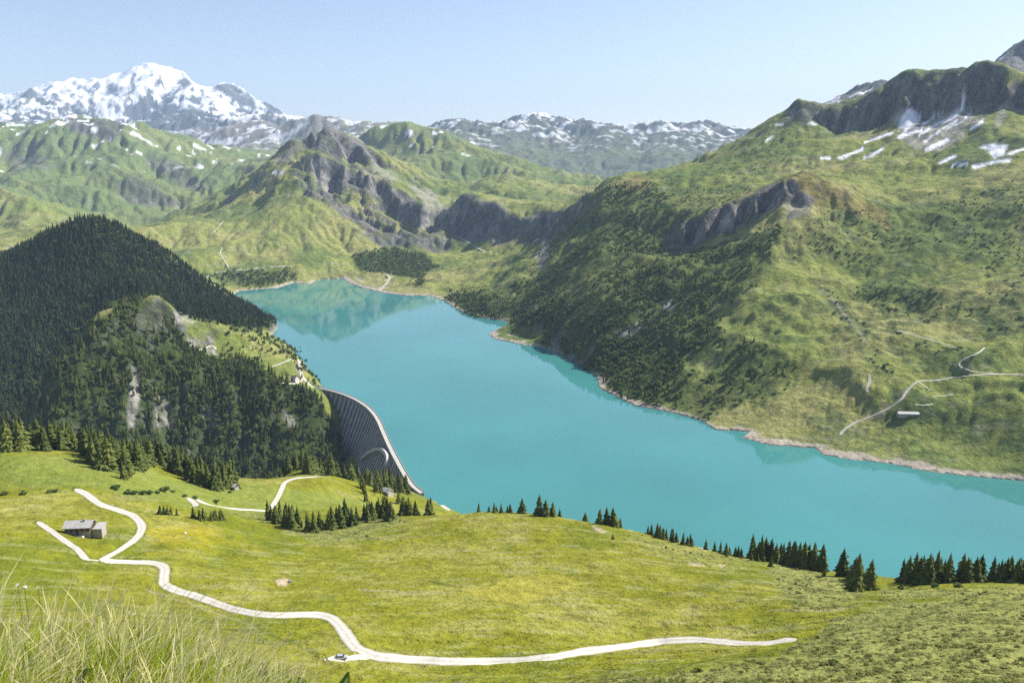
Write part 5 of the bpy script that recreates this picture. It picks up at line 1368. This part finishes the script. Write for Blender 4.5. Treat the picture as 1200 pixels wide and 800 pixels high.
hs = house('house', 'dark roofed house with pale walls on the terrace above the dam', 'house', (p.x, p.y + 6, p.z), math.radians(-22), 17, 11, 6.0, 3.2, M_ROOFD, M_PLASTER, M_PLASTER, .5, 4, 1.0, True, 5)
box_part('annex_wall', hs, M_PLASTER, -17.5, -8.8, -3.5, 4, -5, 3.6)
poly_prism('annex_roof', hs, M_ROOFD, [(-4.2, 3.65), (.3, 5.6), (4.7, 3.65), (4.7, 3.95), (.3, 5.95), (-4.2, 3.95)], -18, -8.95)
# car
def wheel(parent, x, y):
    n_ = 14; V = []; Fc = []
    for yy in (y - .11, y + .11):
        for i in range(n_): V.append((x + .33 * math.cos(i * 6.2832 / n_), yy, .33 + .33 * math.sin(i * 6.2832 / n_)))
    for i in range(n_): Fc.append((i, (i + 1) % n_, (i + 1) % n_ + n_, i + n_))
    Fc += [tuple(range(n_)), tuple(range(2 * n_ - 1, n_ - 1, -1))]
    w = new_obj('wheel', raw_mesh('wheel', V, Fc), M_TYRE, parent)
    V = []; s = -.13 if y < 0 else .13
    for yy in (y + s * .8, y + s): V += [(x + .2 * math.cos(i * 6.2832 / n_), yy, .33 + .2 * math.sin(i * 6.2832 / n_)) for i in range(n_)]
    new_obj('rim', raw_mesh('rim', V, Fc), M_PAINT, w)
M_TYRE = simple_mat('tyre rubber', (.02, .02, .02), .9, .2, 5)
M_PAINT = simple_mat('silver car paint', (.50, .51, .52), .3, .05, 1, .5, 0, .4)
M_LAMP = simple_mat('lamp glass', (.7, .7, .68), .2, .1, 3, .5)
M_RED = simple_mat('tail lamp', (.35, .02, .015), .3, .1, 3, .5)
p = on(400, 771.5, 200, 320)
car = thing('parked_car', 'silver car parked on the gravel pull-off beside the road', 'car', (p.x, p.y, float(ground(p.x, p.y)) + .12), math.radians(6))
def yprism(name, parent, mat, prof, y0, y1, inset=0.0):
    k = len(prof); cxm = sum(a for a, _ in prof) / k
    V = [(a, y0, z) for a, z in prof] + [(a, y1, z) for a, z in prof]
    Fc = [(j, (j + 1) % k, (j + 1) % k + k, j + k) for j in range(k)] + [tuple(range(k - 1, -1, -1)), tuple(range(k, 2 * k))]
    me = raw_mesh(name, V, Fc)
    import bmesh
    b = bmesh.new(); b.from_mesh(me); bmesh.ops.recalc_face_normals(b, faces=b.faces)
    bmesh.ops.bevel(b, geom=list(b.edges), offset=.05, segments=2, affect='EDGES'); b.to_mesh(me); b.free()
    return new_obj(name, me, mat, parent)
yprism('body', car, M_PAINT, [(-2.15, .28), (2.12, .28), (2.18, .62), (2.05, .80), (1.0, .95), (-1.75, .98), (-2.12, .88), (-2.2, .55)], -.88, .88)
yprism('window', car, M_GLASS, [(1.05, .92), (.35, 1.36), (-1.25, 1.38), (-1.85, .95)], -.76, .76)
yprism('roof', car, M_PAINT, [(.45, 1.34), (.20, 1.46), (-1.15, 1.48), (-1.42, 1.36)], -.72, .72)
for wx_, wy_ in ((1.35, -.80), (1.35, .80), (-1.35, -.80), (-1.35, .80)): wheel(car, wx_, wy_)
for sy in (-.62, .62):
    box_part('headlight', car, M_LAMP, 2.08, 2.19, sy - .18, sy + .18, .62, .76)
    box_part('tail_light', car, M_RED, -2.22, -2.12, sy - .16, sy + .16, .66, .84)
# boulders
def boulder(px, py, size, mat, label, rmin, rmax, seed, flat=.6):
    rd = random.Random(seed); p_ = on(px, py, rmin, rmax)
    import bmesh
    b = bmesh.new(); bmesh.ops.create_icosphere(b, subdivisions=2, radius=1)
    k = [Vector((rd.gauss(0, 1), rd.gauss(0, 1), rd.gauss(0, 1))).normalized() for _ in range(7)]
    for v in b.verts:
        d = v.co.normalized(); s = 1.0
        for q in k:
            c = d.dot(q)
            if c > .62: s = min(s, .62 / c)
        v.co = Vector((d.x * s * size, d.y * s * size * .8, d.z * s * size * flat))
    me = bpy.data.meshes.new('boulder'); b.to_mesh(me); b.free()
    o = new_obj('boulder', me, mat, None, None, label, 'boulder'); o.location = (p_.x, p_.y, float(ground(p_.x, p_.y)) + size * flat * .25); o.rotation_euler.z = rd.uniform(0, 6)
boulder(217, 625, 1.5, M_ROCK, 'white boulder lying alone in the meadow right of the chalet road', 400, 640, 1)
boulder(340, 682, 1.7, M_ROCKD, 'grey boulder in the bare earth hollow of the meadow', 350, 560, 2)
boulder(131, 592, .9, M_ROCK, 'small white stone at the edge of the upper road bend', 400, 640, 3)
boulder(577, 643, .8, M_ROCK, 'tiny white stone in the middle of the meadow dome', 350, 640, 4)
boulder(381, 773, .7, M_ROCK, 'pale stone at the end of the gravel pull-off', 200, 320, 5)
# bushes along the edge of the back meadow
BUSHM = [far_broad('foliage', s, 240, .7) for s in (61, 62, 63)]
for m_ in BUSHM: m_.materials.append(M_LEAF)
STEM = raw_mesh('stem', [(.03, 0, -.1), (-.015, .026, -.1), (-.015, -.026, -.1), (0, 0, .4)], [(0, 1, 3), (1, 2, 3), (2, 0, 3)]); STEM.materials.append(M_BARK)
brd = random.Random(9)
for k, (px, py, h, lb) in enumerate([(136, 573, 6, 'round bush alone left of the hedge on the back meadow'), (150, 578, 5, 'leftmost bush of the hedge below the back meadow'), (158, 579, 5, 'second bush of the hedge below the back meadow'), (167, 579, 5, 'third bush of the hedge below the back meadow'), (176, 579, 5, 'fourth bush of the hedge below the back meadow'), (184, 578, 4.5, 'rightmost bush of the hedge below the back meadow'),
                            (193, 576, 7.5, 'tall dark bush right of the hedge'), (203, 577, 4, 'low bush beside the tall dark bush'), (216, 582, 4, 'small bush behind the bend of track'), (228, 584, 4.5, 'bush at the start of the lower lane'), (254, 589, 5, 'round bush beside the lower lane'), (270, 577, 4, 'bush in front of the small stone hut'),
                            (5, 579, 4.5, 'bush on the hump at the left picture edge'), (28, 579, 4.5, 'dark bush on the crest of the hump'), (58, 577, 4, 'left of two low bushes on the hump crest'), (66, 576, 4, 'right of two low bushes on the hump crest'),
                            (1056, 690, 4, 'pale round bush at the foot of the right tree stand'), (1096, 688, 4.5, 'grey green bush before the right tree stand'), (1122, 688, 4.5, 'wide bush below the right tree stand')]):
    g = near_hit(px, py, 400, 760)
    t = thing('bush', lb, 'bush', (g.x, g.y, float(ground(g.x, g.y)) - .15), brd.uniform(0, 6.28), 'bushes of the meadow')
    t.scale = (h * 1.3, h * 1.1, h * .8)
    new_obj('foliage', BUSHM[k % 3], None, t); new_obj('stem', STEM, None, t)

# ------------------------------------------------------------------ grass at the viewer's feet
def blade_mat(name, c0, c1, trans=.3):
    m = leaf_mat(name, c0, c1, trans); m.node_tree.nodes['Noise Texture'].inputs['Scale'].default_value = 9.0
    return m
M_STRAW = blade_mat('dry grass stalks', (.62, .55, .22), (.92, .85, .48), .5); M_BLADE = blade_mat('green grass blades', (.19, .28, .012), (.50, .56, .05), .55)
M_DOCK = blade_mat('broad green leaves', (.07, .13, .02), (.18, .25, .05), .45); M_UMBEL = simple_mat('white flower heads', (.75, .74, .70), .8, .1, 20)
grng = np.random.default_rng(12)
def blades(name, label, mat, count, h0, h1, w, lean, rlo, rhi, pxlo, pxhi, head=0.0, fall=(300, 500), hfall=.55):
    px = grng.uniform(pxlo, pxhi, count * 2); keepm = grng.random(count * 2) > smooth(fall[0], fall[1], px) * .92
    px = px[keepm][:count]; m = len(px)
    a = np.arctan((px - 600) / FPX / .93); r = np.exp(grng.uniform(math.log(rlo), math.log(rhi), m))
    x, y = r * np.sin(a), r * np.cos(a); z = ground(x, y)
    patch_ = .7 + .6 * vnoise(x * 2.2, y * 2.2, 5)
    h = grng.uniform(h0, h1, m) * patch_ * (1 - hfall * smooth(60, 460, px))
    dx = grng.normal(lean, .28, m) * h; dy = grng.normal(-.05, .22, m) * h
    fac = grng.uniform(0, math.pi, m); wx_, wy_ = np.cos(fac) * w, np.sin(fac) * w
    lv = [(0, 1.0), (.38, .95), (.72, .8), (.90, .55 + head), (1.0, .12)]
    V = []
    for f, ww in lv:
        cx_ = x + dx * f ** 1.9; cy_ = y + dy * f ** 1.9; cz_ = z - .02 + h * (f - .16 * f ** 3 * np.abs(dx / h))
        V += [np.stack([cx_ - wx_ * ww, cy_ - wy_ * ww, cz_], -1), np.stack([cx_ + wx_ * ww, cy_ + wy_ * ww, cz_], -1)]
    V = np.stack(V, 1).reshape(-1, 3); k = 2 * len(lv); b = np.arange(m)[:, None] * k
    F_ = np.concatenate([b + np.array([[2 * i, 2 * i + 1, 2 * i + 3, 2 * i + 2]]) for i in range(len(lv) - 1)], 0)
    return new_obj(name, np_mesh(name, V, F_), mat, kind='stuff', label=label)
blades('meadow_grass', 'green grass blades at the viewers feet, lower left', M_BLADE, 34000, .12, .37, .0023, .12, 1.9, 8.5, -140, 600)
blades('dry_grass', 'pale dry grass stalks leaning in the wind, lower left', M_STRAW, 4400, .22, .56, .0012, .36, 2.1, 6.5, -140, 520, 1.3, (240, 480))
# broad leaved plants in the grass
lrd = random.Random(31)
def leaf_mesh(seed):
    rd = random.Random(seed); L = 1.0; V = []; Fc = []
    n_ = 6; bend = rd.uniform(.2, .6)
    for i in range(n_ + 1):
        f = i / n_; w = .17 * math.sin(math.pi * min(1, f * .93 + .04)) ** .8 + .006
        yv = f * math.cos(bend * f); zv = f * (1.0 - .5 * bend * f)
        V += [(-w, yv * .45, zv + .03 * math.sin(i * 2.0)), (0, yv * .45 + .025, zv - .035), (w, yv * .45, zv + .03 * math.cos(i * 2.3))]
    for i in range(n_):
        a = i * 3; Fc += [(a, a + 1, a + 4, a + 3), (a + 1, a + 2, a + 5, a + 4)]
    me = raw_mesh('leaf', V, Fc, True); me.materials.append(M_DOCK); return me
LEAVES = [leaf_mesh(s) for s in (1, 2, 3, 4)]
def at_px(px, py, r):
    a, t = px_dir(px, py); return Vector((r * math.sin(a), r * math.cos(a), CAMZ - float(t) * r))
for k, (px, py, r, s, lb) in enumerate([(22, 800, 2.7, .25, 'broad leaved green plant in the bottom left corner'), (62, 796, 2.9, .24, 'green plant with upright leaves near the bottom left corner'), (98, 782, 3.1, .26, 'large leafy plant in the middle of the foreground grass'), (122, 790, 2.9, .22, 'leafy plant right of the largest one in the grass'),
                                   (150, 752, 3.6, .24, 'bright leafy plant highest in the foreground grass'), (168, 748, 3.7, .22, 'leafy plant beside the highest one in the grass'), (40, 770, 3.3, .20, 'small leafy plant among the pale stalks at left'), (215, 790, 3.1, .22, 'leafy plant where the pale stalks thin out'),
                                   (306, 792, 3.2, .24, 'left of three leafy plants at the bottom edge'), (340, 796, 3.2, .24, 'middle of three leafy plants at the bottom edge'), (388, 798, 3.3, .22, 'right of three leafy plants at the bottom edge')]):
    a, _ = px_dir(px, py); x, y = r * math.sin(a), r * math.cos(a); gz = float(ground(x, y))
    t = thing('leafy_plant', lb, 'plant', (x, y, gz - .01), lrd.uniform(0, 6.28))
    top = at_px(px, py, r).z + .05 - gz; sc = max(s, min(.5, top))
    for q in range(7):
        lf = new_obj('leaf', LEAVES[q % 4], None, t); lf.rotation_euler = (lrd.uniform(-.35, .25), lrd.uniform(-.2, .2), q * .9 + lrd.uniform(-.2, .2)); e = sc * lrd.uniform(.7, 1.05); lf.scale = (e * .8, e, e)
# white umbel flowers
def umbel_mesh():
    V = []; Fc = []
    for q in range(26):
        a = q * 2.4; rr_ = .008 * math.sqrt(q / 26) ; c = (rr_ * math.cos(a), rr_ * math.sin(a), .006 * math.cos(rr_ * 60)); i = len(V)
        for j in range(5): V.append((c[0] + .0026 * math.cos(j * 1.257 + q), c[1] + .0026 * math.sin(j * 1.257 + q), c[2] + .002 * (j % 2)))
        Fc.append(tuple(range(i, i + 5)))
    me = raw_mesh('bloom', V, Fc); me.materials.append(M_UMBEL); return me
UMB = umbel_mesh()
for px, py, r, lb in [(18, 686, 4.2, 'leftmost white umbel flower above the pale stalks'), (26, 688, 4.2, 'second white umbel flower from the left edge'), (42, 689, 4.3, 'third white umbel flower from the left edge'), (149, 718, 4.0, 'left of two white umbel flowers in the middle of the grass'), (155, 721, 4.0, 'right of two white umbel flowers in the middle of the grass')]:
    b = at_px(px, py, r); gz = float(ground(b.x, b.y)); hh = max(.15, b.z - gz)
    t = thing('wildflower', lb, 'flower', (b.x, b.y, gz), 0, 'white flowers in the grass')
    V = []
    for z, q in ((-.02, .003), (hh * .5, .0024), (hh, .0016)): V += [(q * math.cos(i * 2.094) + .02 * z, q * math.sin(i * 2.094), z) for i in range(3)]
    new_obj('stem', raw_mesh('stem', V, [(i, (i + 1) % 3, (i + 1) % 3 + 3, i + 3) for i in range(3)] + [(i + 3, (i + 1) % 3 + 3, (i + 1) % 3 + 6, i + 6) for i in range(3)]), M_BLADE, t)
    u = new_obj('bloom', UMB, None, t); u.location = (.02 * hh, 0, hh); u.rotation_euler = (.45, .1, px)
